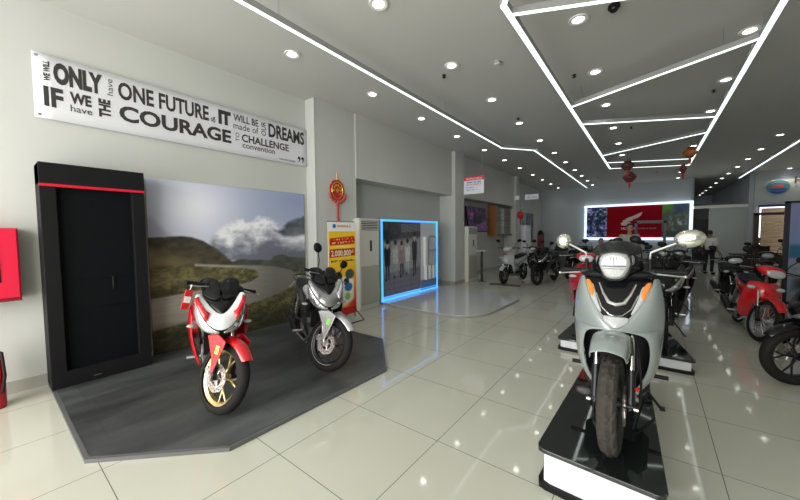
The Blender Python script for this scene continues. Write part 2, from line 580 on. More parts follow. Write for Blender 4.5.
# ================================================================== MOTORBIKES
def wheel(parent, M, R_=.29, w=.05, rim=.215, style='cast5', rimm=None, name='front_wheel', disc=0, tread=False, stripe=False):
    """tyre is the wheel part; rim, brake disc are its sub-parts"""
    rimm = rimm or darkmetal
    mb = MB(M)
    seg = 144 if tread else 40
    nk = 17 if tread else 11
    prof = []
    for k in range(nk):
        a = -110 + 220 * k / (nk - 1)
        ar = math.radians(a)
        prof.append((R_ - w * 1.02 + math.cos(ar) * w * 1.02, math.sin(ar) * w))
    prof = [(rim, -w * .55)] + prof + [(rim, w * .55)]
    if tread:
        n = len(prof)
        vs = []
        for i in range(seg):
            an = 2 * PI * i / seg
            for k, (r, h) in enumerate(prof):
                c = k - (n - 1) / 2
                if abs(c) < 6 and (int(i + abs(c) * 1.7) % 9 < 2 or (abs(c) in (1, 2) and i % 9 < 6)):
                    r -= .009
                vs.append((math.sin(an) * r, h, math.cos(an) * r))
        fs = [(i * n + k, i * n + k + 1, ((i + 1) % seg) * n + k + 1, ((i + 1) % seg) * n + k) for i in range(seg) for k in range(n - 1)]
        mb.add(vs, fs)
        mb.lathe([(rim, -w * .55), (rim, w * .55)], 48)
    else:
        mb.lathe(prof, seg, closed=True)
    wo = mb.build(name, mat('hero_tyre_rubber', (.05, .045, .04), .8, spec=.2) if tread else rubber, parent, sharp=25)
    rb = MB(M)
    rb.lathe([(rim + .008, w * .62), (rim + .008, w * .45), (rim - .02, w * .3), (rim - .022, -w * .3), (rim + .008, -w * .45), (rim + .008, -w * .62), (rim - .012, -w * .6), (rim - .03, -w * .35), (rim - .03, w * .35), (rim - .012, w * .6)], 48, closed=True)
    rb.disc(.032, -w * .9, w * .9, 20)
    if style == 'wire':
        for k in range(32):
            a = 2 * PI * k / 32
            s = 1 if k % 2 else -1
            b = a + (.35 if (k // 2) % 2 else -.35)
            rb.tube([(math.sin(b) * .03, s * w * .7, math.cos(b) * .03), (math.sin(a) * (rim - .02), 0, math.cos(a) * (rim - .02))], .0028, 5)
    else:
        n = int(style[-1])
        for k in range(n):
            a = 2 * PI * k / n + .3
            if style[0] == 'y':
                p0 = (math.sin(a) * .03, 0, math.cos(a) * .03)
                pm = (math.sin(a) * rim * .42, 0, math.cos(a) * rim * .42)
                rb.tube([p0, pm], [.014, .01], 8)
                for d in (-.22, .22):
                    rb.tube([pm, (math.sin(a + d) * (rim - .02), 0, math.cos(a + d) * (rim - .02))], [.0095, .007], 8)
            else:
                rb.tube([(math.sin(a) * .025, 0, math.cos(a) * .025), (math.sin(a + .12) * (rim - .02), 0, math.cos(a + .12) * (rim - .02))], [.016, .011], 8)
    rb.build('rim', rimm, wo)
    if stripe:
        MB(M).lathe([(rim - .004, -w * .66), (rim + .003, -w * .66)], 48).build('rim_stripe', white_paint, wo)
    if disc:
        db = MB(M)
        sides = [disc]
        for sd in sides:
            h = sd * (w + .014)
            K = 48
            rr = [.062, .078, .09, .102, .112]
            vs = []
            for hh in (h - .002, h + .002):
                for i in range(K):
                    a = 2 * PI * i / K
                    for j, r in enumerate(rr):
                        r2 = r + (.003 * math.cos(a * 8) if j == 4 else 0)
                        vs.append((math.sin(a) * r2, hh, math.cos(a) * r2))
            fs = []
            nr = len(rr)
            for q in (0, 1):
                o_ = q * K * nr
                for i in range(K):
                    for j in range(nr - 1):
                        if (j == 1 and i % 4 == 0) or (j == 2 and i % 4 == 2):
                            continue
                        fs.append((o_ + i * nr + j, o_ + i * nr + j + 1, o_ + ((i + 1) % K) * nr + j + 1, o_ + ((i + 1) % K) * nr + j))
            db.add(vs, fs)
            for k in range(5):
                a = 2 * PI * k / 5
                db.tube([(math.sin(a) * .025, h, math.cos(a) * .025), (math.sin(a + .2) * .068, h, math.cos(a + .2) * .068)], .007, 6)
            db.disc(.034, h - .006, h + .006, 20)
        db.build('brake_disc', disc_m, wo)
    return wo


def steerM(deg, rake=26, px=-.09, z0=.0):
    """rotation about the steering axis (leaning back by rake)"""
    ax = Vector((-math.sin(math.radians(rake)), 0, math.cos(math.radians(rake))))
    p = Vector((0.09, 0, 0))
    return T(p) @ Matrix.Rotation(math.radians(deg), 4, ax) @ T(-p)


def mirror_part(parent, M, side, base, tip, rx=.07, rz=.045, shell=None, stemm=None, tilt=0, mid=None, r=.006):
    shell = shell or blackp
    mb = MB(M)
    b, t = Vector(base), Vector(tip)
    mid = Vector(mid) if mid else Vector((b.x, b.y + (t.y - b.y) * .15, b.z + (t.z - b.z) * .45))
    mb.tube([b, mid, t], r, 8)
    mo = mb.build('mirror_stem', stemm or blackp, parent)
    sh = MB(M)
    Mx = T(t) @ R(tilt, 'X')
    n = 28
    rings = []
    for xx, k in ((.026, .25), (.022, .62), (.012, .88), (0, 1), (-.012, 1)):
        rings.append([Vector((xx, rx * k * math.cos(a), rz * k * math.sin(a))) for a in [2 * PI * i / n for i in range(n)]])
    sh.loft(rings, M=Mx)
    so = sh.build('mirror_shell', shell, mo)
    g = MB(M)
    g.loft([[Vector((xx, rx * .9 * math.cos(a), rz * .9 * math.sin(a))) for a in [2 * PI * i / n for i in range(n)]] for xx in (-.011, -.014)], M=Mx)
    g.build('mirror_glass', glassm, mo)
    return mo


def tail_unit(root, BM, wb, R_, bodym, seatz=.78, style='y5', rimm=None, low=False, exh=True, bodyw=.13, foot=True):
    """rear wheel, swing unit, engine, seat and tail common to all bikes"""
    wheel(root, BM @ T((-wb, 0, R_)), R_, .05, R_ - .075, style, rimm, 'rear_wheel')
    mb = MB(BM)
    for s in (-1, 1):
        mb.tube([(-wb, s * .1, R_), (-wb * .62, s * .08, R_ + .05)], .018, 8, flat=1.5)
    mb.build('swingarm', darkmetal, root)
    mb = MB(BM)
    mb.box((-wb * .56, 0, R_ + .02), (.3, .22, .16))
    mb.cyl((-wb * .56, -.13, R_ + .02), (-wb * .56, .13, R_ + .02), .075, 20)
    mb.cyl((-wb * .42, -.12, R_ + .0), (-wb * .42, .12, R_ + .0), .055, 20)
    for k in range(6):
        mb.box((-wb * .36 + k * .018 - .03, 0, R_ + .07), (.006, .15, .13))
    mb.build('engine', engine_m, root, bevel=.008)
    if exh:
        mb = MB(BM)
        mb.tube([(-wb * .38, -.06, R_ - .04), (-wb * .45, -.12, R_ - .12), (-wb * .7, -.15, R_ - .1)], .017, 10)
        mb.build('exhaust_pipe', chrome, root)
        mb = MB(BM)
        mb.tube([(-wb * .7, -.15, R_ - .1), (-wb * .78, -.155, R_ - .07), (-wb * 1.12, -.17, R_ + .06), (-wb * 1.17, -.17, R_ + .08)], [.02, .045, .052, .035], 16)
        mb.build('silencer', darkmetal, root)
    mb = MB(BM)
    for a0, a1 in ((-55, 12),):
        rows = []
        for i in range(9):
            a = math.radians(a0 + (a1 - a0) * i / 8)
            rows.append([(-wb + math.sin(a) * (R_ + .04), y, R_ + math.cos(a) * (R_ + .04) - abs(y) * .25) for y in (-.07, -.05, 0, .05, .07)])
        mb.sheet(rows)
    mb.build('rear_mudguard', blackp, root, solid=.005, sub=1)
    mb = MB(BM)
    for s in (-1, 1):
        mb.cyl((-wb + .05, s * .1, R_ + .02), (-wb + .17, s * .1, seatz - .12), .018, 10)
        mb.tube([(-wb + .16 - .001 * k + k * .0032 - .11, s * .1 + .024 * math.cos(k * .6), R_ + .08 + k * .0042 + .024 * 0) for k in range(40)], .004, 5)
    mb.build('rear_shock', steel, root)
    # seat
    mb = MB(BM)
    mb.loft([ring_yz(x, z, w_, h, 2.6) for x, z, w_, h in ((-wb * .42, seatz - .035, .07, .025), (-wb * .5, seatz - .03, .11, .04), (-wb * .7, seatz - .02, .135, .045), (-wb * .85, seatz + .02, .125, .045), (-wb * 1.1, seatz + .03, .09, .035), (-wb * 1.14, seatz + .03, .05, .02))])
    mb.build('seat', seat_m, root, sub=1)
    mb = MB(BM)
    mb.loft([ring_yz(x, z, w_, h, 2.4, tilt=t) for x, z, w_, h, t in ((-wb * .4, seatz - .17, bodyw * .7, .1, 20), (-wb * .55, seatz - .17, bodyw, .12, 10), (-wb * .8, seatz - .12, bodyw, .1, 0), (-wb * 1.08, seatz - .04, bodyw * .8, .065, 0), (-wb * 1.22, seatz + .02, .04, .03, 0))])
    mb.build('rear_body', bodym, root, sub=1)
    mb = MB(BM)
    mb.ell((-wb * 1.2, 0, seatz), (.04, .07, .025))
    mb.build('tail_lamp', redlens, root)
    mb = MB(BM)
    mb.tube([(-wb * .9, -.1, seatz + .02), (-wb * 1.1, -.12, seatz + .07), (-wb * 1.2, -.08, seatz + .085), (-wb * 1.22, 0, seatz + .088), (-wb * 1.2, .08, seatz + .085), (-wb * 1.1, .12, seatz + .07), (-wb * .9, .1, seatz + .02)], .01, 8)
    mb.build('grab_rail', darkmetal, root)
    if foot:
        for s in (-1, 1):
            mb = MB(BM)
            mb.tube([(-wb * .52, s * .1, R_ - .0), (-wb * .52, s * .24, R_ - .01)], .012, 8)
            mb.cyl((-wb * .52, s * .16, R_ - .01), (-wb * .52, s * .25, R_ - .01), .017, 10)
            mb.build('footpeg', steel, root)
    mb = MB(BM)
    mb.tube([(-wb * .5, .1, R_ - .06), (-wb * .52, .24, .02), (-wb * .55, .25, .008)], .009, 8)
    mb.box((-wb * .54, .25, .006), (.06, .03, .01))
    mb.build('side_stand', darkmetal, root)


def bars(root, SM, x, z, y0=.1, y1=.35, gripm=None, lever=None, drop=.0, tub=True):
    mb = MB(SM)
    mb.tube([(x - .06, -y1, z + drop), (x - .03, -y0 * 1.4, z + .01), (x, -y0 * .5, z - .01), (x, y0 * .5, z - .01), (x - .03, y0 * 1.4, z + .01), (x - .06, y1, z + drop)], .011, 10)
    h = mb.build('handlebar', darkmetal, root)
    for s in (-1, 1):
        mb = MB(SM)
        mb.tube([(x - .045, s * (y1 - .12), z + drop + .003), (x - .06, s * y1, z + drop)], [.017, .017], 12)
        mb.cyl((x - .06, s * y1, z + drop), (x - .062, s * (y1 + .015), z + drop), .019, 12)
        mb.build('grip', blackp, h)
        mb = MB(SM)
        mb.box((x - .03, s * (y1 - .15), z + drop), (.05, .05, .045))
        mb.build('switch_box', blackp, h, bevel=.008)
        mb = MB(SM)
        mb.tube([(x - .01, s * (y1 - .15), z + drop), (x + .035, s * (y1 - .12), z + drop - .002), (x + .025, s * (y1 - .02), z + drop - .012), (x + .012, s * (y1 + .005), z + drop - .014)], [.008, .0075, .006, .006], 8, flat=.7)
        mb.ell((x + .012, s * (y1 + .008), z + drop - .014), (.009, .009, .009), nu=10, nv=6)
        mb.build('brake_lever', lever or steel, h)
    return h


def fork(root, SM, R_, top=(-.2, .72), w=.085, lower=None, upper=None, cover=None):
    for s in (-1, 1):
        mb = MB(SM)
        m = lerp((0, R_), top, .42)
        mb.tube([(0.0, s * w, R_ - .02), (m[0], s * w, m[1])], [.02, .023], 12)
        mb.cyl((0, s * (w - .03), R_), (0, s * (w + .02), R_), .016, 12)
        lo = mb.build('fork_leg', lower or darkmetal, root)
        mb = MB(SM)
        mb.cyl((m[0], s * w, m[1]), (top[0], s * w, top[1]), .015, 12)
        mb.build('fork_tube', upper or chrome, lo)


def fender(root, SM, R_, m, a0=-30, a1=62, hw=.065, gap=.03, peak=.012, name='front_mudguard', drop=.3, solid=.006, taper=0.75):
    mb = MB(SM)
    rows = []
    N = 10
    for i in range(N + 1):
        t = i / N
        a = math.radians(a0 + (a1 - a0) * t)
        k = 1 - (1 - taper) * (2 * t - 1) ** 2
        row = []
        for y in (-1, -.85, -.45, 0, .45, .85, 1):
            rr = R_ + gap + peak * (1 - abs(y)) - (drop * hw * 1.4 * max(0, abs(y) - .8) / .2) * 1.0
            row.append((math.sin(a) * rr, y * hw * k, R_ + math.cos(a) * rr))
        rows.append(row)
    mb.sheet(rows)
    return mb.build(name, m, root, solid=solid, sub=1)


def caliper(root, SM, R_, side, w=.06, m=None, ang=-50):
    a = math.radians(ang)
    mb = MB(SM)
    c = (math.sin(a) * .1, side * (w + .02), R_ + math.cos(a) * .1)
    mb.box((0, 0, 0), (.05, .04, .085), T(c) @ R(-ang, 'Y'))
    mb.cyl((c[0] - .012, c[1] + side * .015, c[2] + .015), (c[0] - .012, c[1] + side * .03, c[2] + .015), .014, 10)
    mb.cyl((c[0] + .012, c[1] + side * .015, c[2] - .02), (c[0] + .012, c[1] + side * .03, c[2] - .02), .014, 10)
    mb.build('brake_caliper', m or steel, root, bevel=.006)


def place(name, front, heading, wb, lean=0, z=0.0):
    h = math.radians(heading)
    M = T((front[0] - math.cos(h) * wb / 2, front[1] - math.sin(h) * wb / 2, z)) @ R(heading, 'Z') @ R(lean, 'X')
    return empty(name, M=M)


def sport_bike(front, heading, steer, label, cat='motorcycle', mask=None, side=None, fend=None, rimm=None, wz=0, lean=-3, group=None, mirrors=True, accent=None, forkm=None, stickers=True, forkcov=None, tagm=None, stripe=False):
    """underbone sport bike"""
    wb, R_ = 1.28, .29
    root = place('motorbike', front, heading, wb, lean, wz)
    tag(root, label, cat, group)
    BM = T((wb / 2, 0, 0))
    SM = BM @ steerM(steer)
    forkcov = forkcov or fend
    side = side or mask
    accent = accent or side
    wheel(root, SM @ T((0, 0, R_)), R_, .05, .222, 'y5', rimm, 'front_wheel', disc=-1, stripe=stripe)
    fork(root, SM, R_, (-.21, .74), .088, forkm or darkmetal)
    caliper(root, SM, R_, -1, .06, steel, -60)
    fo = fender(root, SM, R_, fend, -28, 52, .068, .03, .016)
    # triangular fork covers
    for s in (-1, 1):
        mb = MB(SM)
        y = s * .118
        pts = [(-.17, .60), (-.06, .645), (.075, .60), (.05, .5), (.01, .34), (-.012, .33), (-.05, .45)]
        M2 = T((0, y, 0)) @ R(90, 'X')
        mb.prism([(a, b) for a, b in pts], .012, M2)
        c = mb.build('fork_cover', forkcov, root, bevel=.005)
        if stickers:
            mb = MB(SM)
            mb.box((-.0, y - .006, .52), (.042, .015, .065))
            mb.build('energy_label', green_p, c)
    # front mask: a V of painted plastic
    inner = [(.0, 0, .82), (-.03, .04, .838), (-.08, .085, .885), (-.14, .125, .935), (-.2, .15, .975)]
    outer = [(.05, 0, .69), (.032, .07, .712), (-.015, .13, .785), (-.09, .178, .88), (-.17, .2, .965)]
    mb = MB(BM)
    rows = []
    for a, b in zip(inner, outer):
        m_ = lerp(a, b, .5)
        m_ = (m_[0] + .025, m_[1], m_[2] + .008)
        rows.append([a, m_, b])
    rows = rows[::-1]
    full = [[(p[0], -p[1], p[2]) for p in r] for r in rows] + rows[::-1][1:]
    mb.sheet(full)
    mk = mb.build('front_mask', mask, root, solid=.012, sub=2)
    if accent is not mask:
        for s in (-1, 1):
            mb = MB(BM)
            rr = []
            for t in (.42, .55, .75, .92):
                q = t * 4
                i = min(3, int(q))
                a, b = lerp(inner[i], inner[i + 1], q - i), lerp(outer[i], outer[i + 1], q - i)
                rr.append([(lerp(a, b, u)[0] + .022 + .012 * math.sin(u * PI), s * lerp(a, b, u)[1], lerp(a, b, u)[2] + .008) for u in (.5 - .12 * (t < .5), .75, 1.0)])
            mb.sheet(rr if s > 0 else [r[::-1] for r in rr])
            mb.build('mask_insert', accent, mk, solid=.01)
    # black centre nose panel above V
    mb = MB(BM)
    rows = []
    for i, a in enumerate(inner):
        rows.append([(a[0] - .012 + .02 * (1 - (y * y)), a[1] * y, a[2] - .004 + .02 * (1 - y * y)) for y in (-1, -.5, 0, .5, 1)])
    rows[0] = [(inner[0][0] - .01, .004 * y, inner[0][2] - .003) for y in (-1, -.5, 0, .5, 1)]
    rows.append([(-.27, .14 * y, 1.0 + .01 * (1 - y * y)) for y in (-1, -.5, 0, .5, 1)])
    mb.sheet(rows)
    mb.build('nose_panel', blackg, root, solid=.006, sub=1)
    # headlights beneath the V
    low = [(.035, .012, .665), (.018, .08, .662), (-.025, .14, .69), (-.08, .185, .745), (-.14, .2, .81)]
    for s in (-1, 1):
        mb = MB(BM)
        rows = []
        for (a, b) in zip(outer, low):
            a = (a[0] - .006, max(a[1], .012), a[2])
            m_ = lerp(a, b, .5)
            m_[0] += .012
            rows.append([(p[0], s * p[1], p[2]) for p in (a, m_, b)])
        mb.sheet(rows if s > 0 else [r[::-1] for r in rows])
        hl = mb.build('headlight', lensd, root, solid=.006, sub=1)
        mb = MB(BM)
        mb.ell((-.015, s * .1, .725), (.03, .03, .02), nu=14, nv=8)
        mb.build('projector_lens', lens, hl)
    # lower cowl behind lights
    mb = MB(BM)
    mb.loft([ring_yz(x, z, w_, h, 2.6) for x, z, w_, h in ((.02, .69, .05, .03), (-.04, .69, .12, .05), (-.12, .73, .165, .09), (-.24, .82, .17, .13), (-.32, .9, .13, .09))])
    mb.build('headlight_housing', blackp, root, sub=1)
    # coloured side inserts and side fairings
    for s in (-1, 1):
        mb = MB(BM)
        A = [[(-.05, .155, .835), (-.1, .172, .862), (-.16, .195, .93)],
             [(-.1, .185, .79), (-.17, .2, .83), (-.24, .212, .91)],
             [(-.2, .2, .72), (-.28, .215, .78), (-.36, .215, .86)]]
        rr = [[(p[0], s * p[1], p[2]) for p in r] for r in A]
        mb.sheet(rr if s > 0 else [r[::-1] for r in rr])
        mb.build('side_insert', accent, root, solid=.01, sub=1)
        mb = MB(BM)
        A = [[(-.14, .2, .8), (-.26, .235, .84), (-.4, .22, .86), (-.52, .16, .85)],
             [(-.15, .215, .7), (-.27, .245, .72), (-.4, .23, .74), (-.55, .165, .76)],
             [(-.18, .2, .58), (-.28, .235, .58), (-.4, .215, .6), (-.56, .16, .64)],
             [(-.22, .175, .46), (-.28, .2, .44), (-.38, .19, .44), (-.52, .15, .52)],
             [(-.24, .14, .33), (-.3, .155, .31), (-.4, .15, .33), (-.48, .14, .38)]]
        rr = [[(p[0], s * p[1], p[2]) for p in r] for r in A]
        mb.sheet(rr if s > 0 else [r[::-1] for r in rr])
        mb.build('side_fairing', side, root, solid=.012, sub=2)
        mb = MB(BM)
        mb.ell((-.16, s * .215, .71), (.045, .035, .014), R(0, 'X'), nu=14, nv=8)
        mb.build('turn_signal', orange if 0 else lens, root)
    # radiator and down tube
    mb = MB(BM)
    mb.box((-.27, 0, .52), (.04, .24, .2), R(0, 'Y'))
    for k in range(9):
        mb.box((-.245, 0, .44 + k * .02), (.006, .22, .004))
    mb.build('radiator', blackp, root)
    mb = MB(BM)
    mb.loft([ring_yz(x, z, w_, h, 2.6) for x, z, w_, h in ((-.24, .72, .06, .16), (-.36, .7, .08, .15), (-.52, .62, .09, .12), (-.7, .6, .08, .12))])
    mb.build('frame_cover', blackp, root, sub=1)
    # windscreen: a forked smoked visor
    mb = MB(BM)
    for s in (-1, 1):
        A = [[(-.08, .004, .925), (-.09, .055, .925), (-.13, .12, .95)],
             [(-.14, .006, 1.01), (-.15, .07, 1.01), (-.2, .15, .995)],
             [(-.22, .010, 1.07), (-.23, .085, 1.075), (-.28, .16, 1.04)],
             [(-.29, .03, 1.09), (-.3, .1, 1.105), (-.35, .165, 1.07)]]
        rr = [[(p[0], s * p[1], p[2]) for p in r] for r in A]
        mb.sheet(rr if s > 0 else [r[::-1] for r in rr])
    mb.build('visor', blackg, root, solid=.008, sub=2)
    mb = MB(SM)
    mb.loft([ring_yz(x, z, w_, h, 2.8) for x, z, w_, h in ((-.15, .98, .08, .02), (-.2, 1.0, .13, .045), (-.28, 1.02, .15, .045), (-.36, 1.01, .09, .03))])
    mb.build('instrument_panel', blackp, root, sub=1)
    bars(root, SM, -.27, 1.0, .1, .325, lever=steel)
    if mirrors:
        for s in (-1, 1):
            mirror_part(root, SM, s, (-.28, s * .2, 1.01), (-.3, s * .27, 1.27 if s < 0 else 1.2), .065, .05, tilt=s * 20)
    tail_unit(root, BM, wb, R_, side, .79, 'y5', rimm)
    if tagm:
        mb = MB(SM)
        mb.box((-.255, -.335, .87), (.008, .06, .16))
        t = mb.build('price_tag', tagm[0], root, label='red price tag hanging from the right lever')
        mb = MB(SM)
        mb.box((-.25, -.335, .87), (.004, .05, .05))
        mb.build('tag_print', paper_w, t)
        mb = MB(SM)
        mb.tube([(-.255, -.335, .95), (-.245, -.335, .995)], .003, 6)
        mb.build('string', paper_w, t)
    return root


def cub_bike(front, heading, steer, label, paint, lean=3, z=0, group=None, wire=True, mirrors=True, dark=None):
    wb, R_ = 1.22, .29
    root = place('underbone_motorbike', front, heading, wb, lean, z)
    tag(root, label, 'motorcycle', group)
    BM = T((wb / 2, 0, 0))
    SM = BM @ steerM(steer)
    wheel(root, SM @ T((0, 0, R_)), R_, .042, .228, 'wire' if wire else 'cast5', steel if wire else darkmetal, 'front_wheel', disc=0 if wire else 1)
    mb = MB(SM)
    mb.disc(.07, .01, .05, 24, T((0, 0, R_)))
    mb.build('drum_hub', steel, root)
    fork(root, SM, R_, (-.2, .7), .08, darkmetal)
    fender(root, SM, R_, paint, -35, 55, .07, .04, .015)
    # leg shield
    mb = MB(BM)
    rows = []
    for z_, x, w_, cx in ((.80, -.22, .12, .03), (.74, -.19, .17, .05), (.64, -.18, .2, .06), (.54, -.2, .215, .05), (.42, -.24, .21, .03), (.32, -.3, .19, .0), (.24, -.36, .15, -.0)):
        rows.append([(x + cx * (1 - y * y) * 1.0 - .1 * y * y, w_ * y, z_) for y in (-1, -.75, -.35, 0, .35, .75, 1)])
    mb.sheet(rows, skip=[(i, k) for i in (3, 4, 5) for k in (2, 3)])
    mb.build('leg_shield', paint, root, solid=.012, sub=2)
    mb = MB(BM)
    mb.loft([ring_yz(x, z_, w_, h, 2.4) for x, z_, w_, h in ((-.22, .66, .06, .12), (-.36, .6, .085, .1), (-.5, .58, .09, .09), (-.62, .64, .1, .1))])
    mb.build('main_tunnel', paint, root, sub=1)
    for s in (-1, 1):
        MB(BM).ell((-.155, s * .14, .72), (.03, .045, .028), nu=14, nv=8).build('turn_signal', lens, root)
    # headlight nacelle
    mb = MB(SM)
    mb.loft([ring_yz(x, z_, w_, h, 2.3, tilt=-12) for x, z_, w_, h in ((-.12, .93, .075, .05), (-.16, .95, .12, .075), (-.24, .97, .15, .075), (-.33, .98, .14, .05), (-.37, .985, .08, .03))])
    nc = mb.build('headlight_nacelle', paint, root, sub=1)
    mb = MB(SM)
    mb.ell((-.13, 0, .935), (.03, .1, .055), R(0, 'Y'), pw=.85)
    mb.build('headlight', lens, nc)
    bars(root, SM, -.26, .97, .1, .33, lever=steel)
    if mirrors:
        for s in (-1, 1):
            mirror_part(root, SM, s, (-.27, s * .17, .99), (-.29, s * .3, 1.2), .065, .045, tilt=s * 15)
    tail_unit(root, BM, wb, R_, paint, .76, 'wire' if wire else 'y5', steel if wire else darkmetal)
    return root


def city_scooter(front, heading, steer, label, paint, lean=2, z=0, group=None, mirrors=True, hl=None, panel=None, mshell=None):
    wb, R_ = 1.28, .25
    root = place('scooter', front, heading, wb, lean, z)
    tag(root, label, 'scooter', group)
    BM = T((wb / 2, 0, 0))
    SM = BM @ steerM(steer)
    wheel(root, SM @ T((0, 0, R_)), R_, .05, .18, 'cast5', darkmetal, 'front_wheel', disc=1)
    fork(root, SM, R_, (-.17, .62), .08)
    fender(root, SM, R_, paint, -40, 55, .075, .03, .014)
    mb = MB(BM)
    rows = []
    for z_, x, w_, cx in ((.93, -.3, .1, .05), (.86, -.24, .17, .08), (.76, -.18, .21, .1), (.66, -.15, .215, .1), (.56, -.17, .2, .07), (.44, -.22, .19, .03), (.34, -.28, .17, .0), (.25, -.33, .13, 0)):
        rows.append([(x + cx * (1 - y * y) - .1 * y * y, w_ * y, z_) for y in (-1, -.75, -.35, 0, .35, .75, 1)])
    mb.sheet(rows, skip=[(i, k) for i in (4, 5, 6) for k in (1, 2, 3, 4)])
    ls = mb.build('front_shield', paint, root, solid=.014, sub=2)
    mb = MB(BM)
    mb.sheet([[(-.13 + .035 * (1 - y * y) + (.9 - z_) * .25 - .05, y * w_, z_) for y in (-1, 0, 1)] for z_, w_ in ((.88, .07), (.8, .06), (.7, .015))])
    mb.build('shield_panel', panel or blackg, ls, solid=.006, sub=1)
    for s in (-1, 1):
        mb = MB(BM)
        mb.ell((-.115, s * .13, .76), (.03, .05, .022), nu=14, nv=8)
        mb.build('turn_signal', lens, root)
    mb = MB(BM)
    mb.loft([ring_xy(z_, x, hx, hy, 3) for z_, x, hx, hy in ((.3, -.36, .06, .14), (.6, -.33, .07, .17), (.88, -.36, .05, .14))])
    mb.build('inner_shield', blackp, root)
    mb = MB(BM)
    mb.box((-.58, 0, .3), (.42, .3, .07))
    mb.build('floorboard', blackp, root, bevel=.015)
    mb = MB(SM)
    mb.loft([ring_yz(x, z_, w_, h, 2.3, tilt=-12) for x, z_, w_, h in ((-.17, 1.0, .07, .04), (-.2, 1.01, .12, .06), (-.28, 1.03, .15, .06), (-.36, 1.03, .12, .04))])
    nc = mb.build('handlebar_cover', paint, root, sub=1)
    mb = MB(SM)
    mb.ell((-.18, 0, 1.0), (.03, .09, .05), pw=.85)
    mb.build('headlight', hl or lens, nc)
    bars(root, SM, -.28, 1.03, .1, .33, lever=steel)
    if mirrors:
        for s in (-1, 1):
            mirror_part(root, SM, s, (-.3, s * .18, 1.05), (-.32, s * .33, 1.25), .065, .045, shell=mshell, tilt=s * 15)
    tail_unit(root, BM, wb, R_, paint, .77, 'cast5', darkmetal, bodyw=.17, foot=False)
    return root


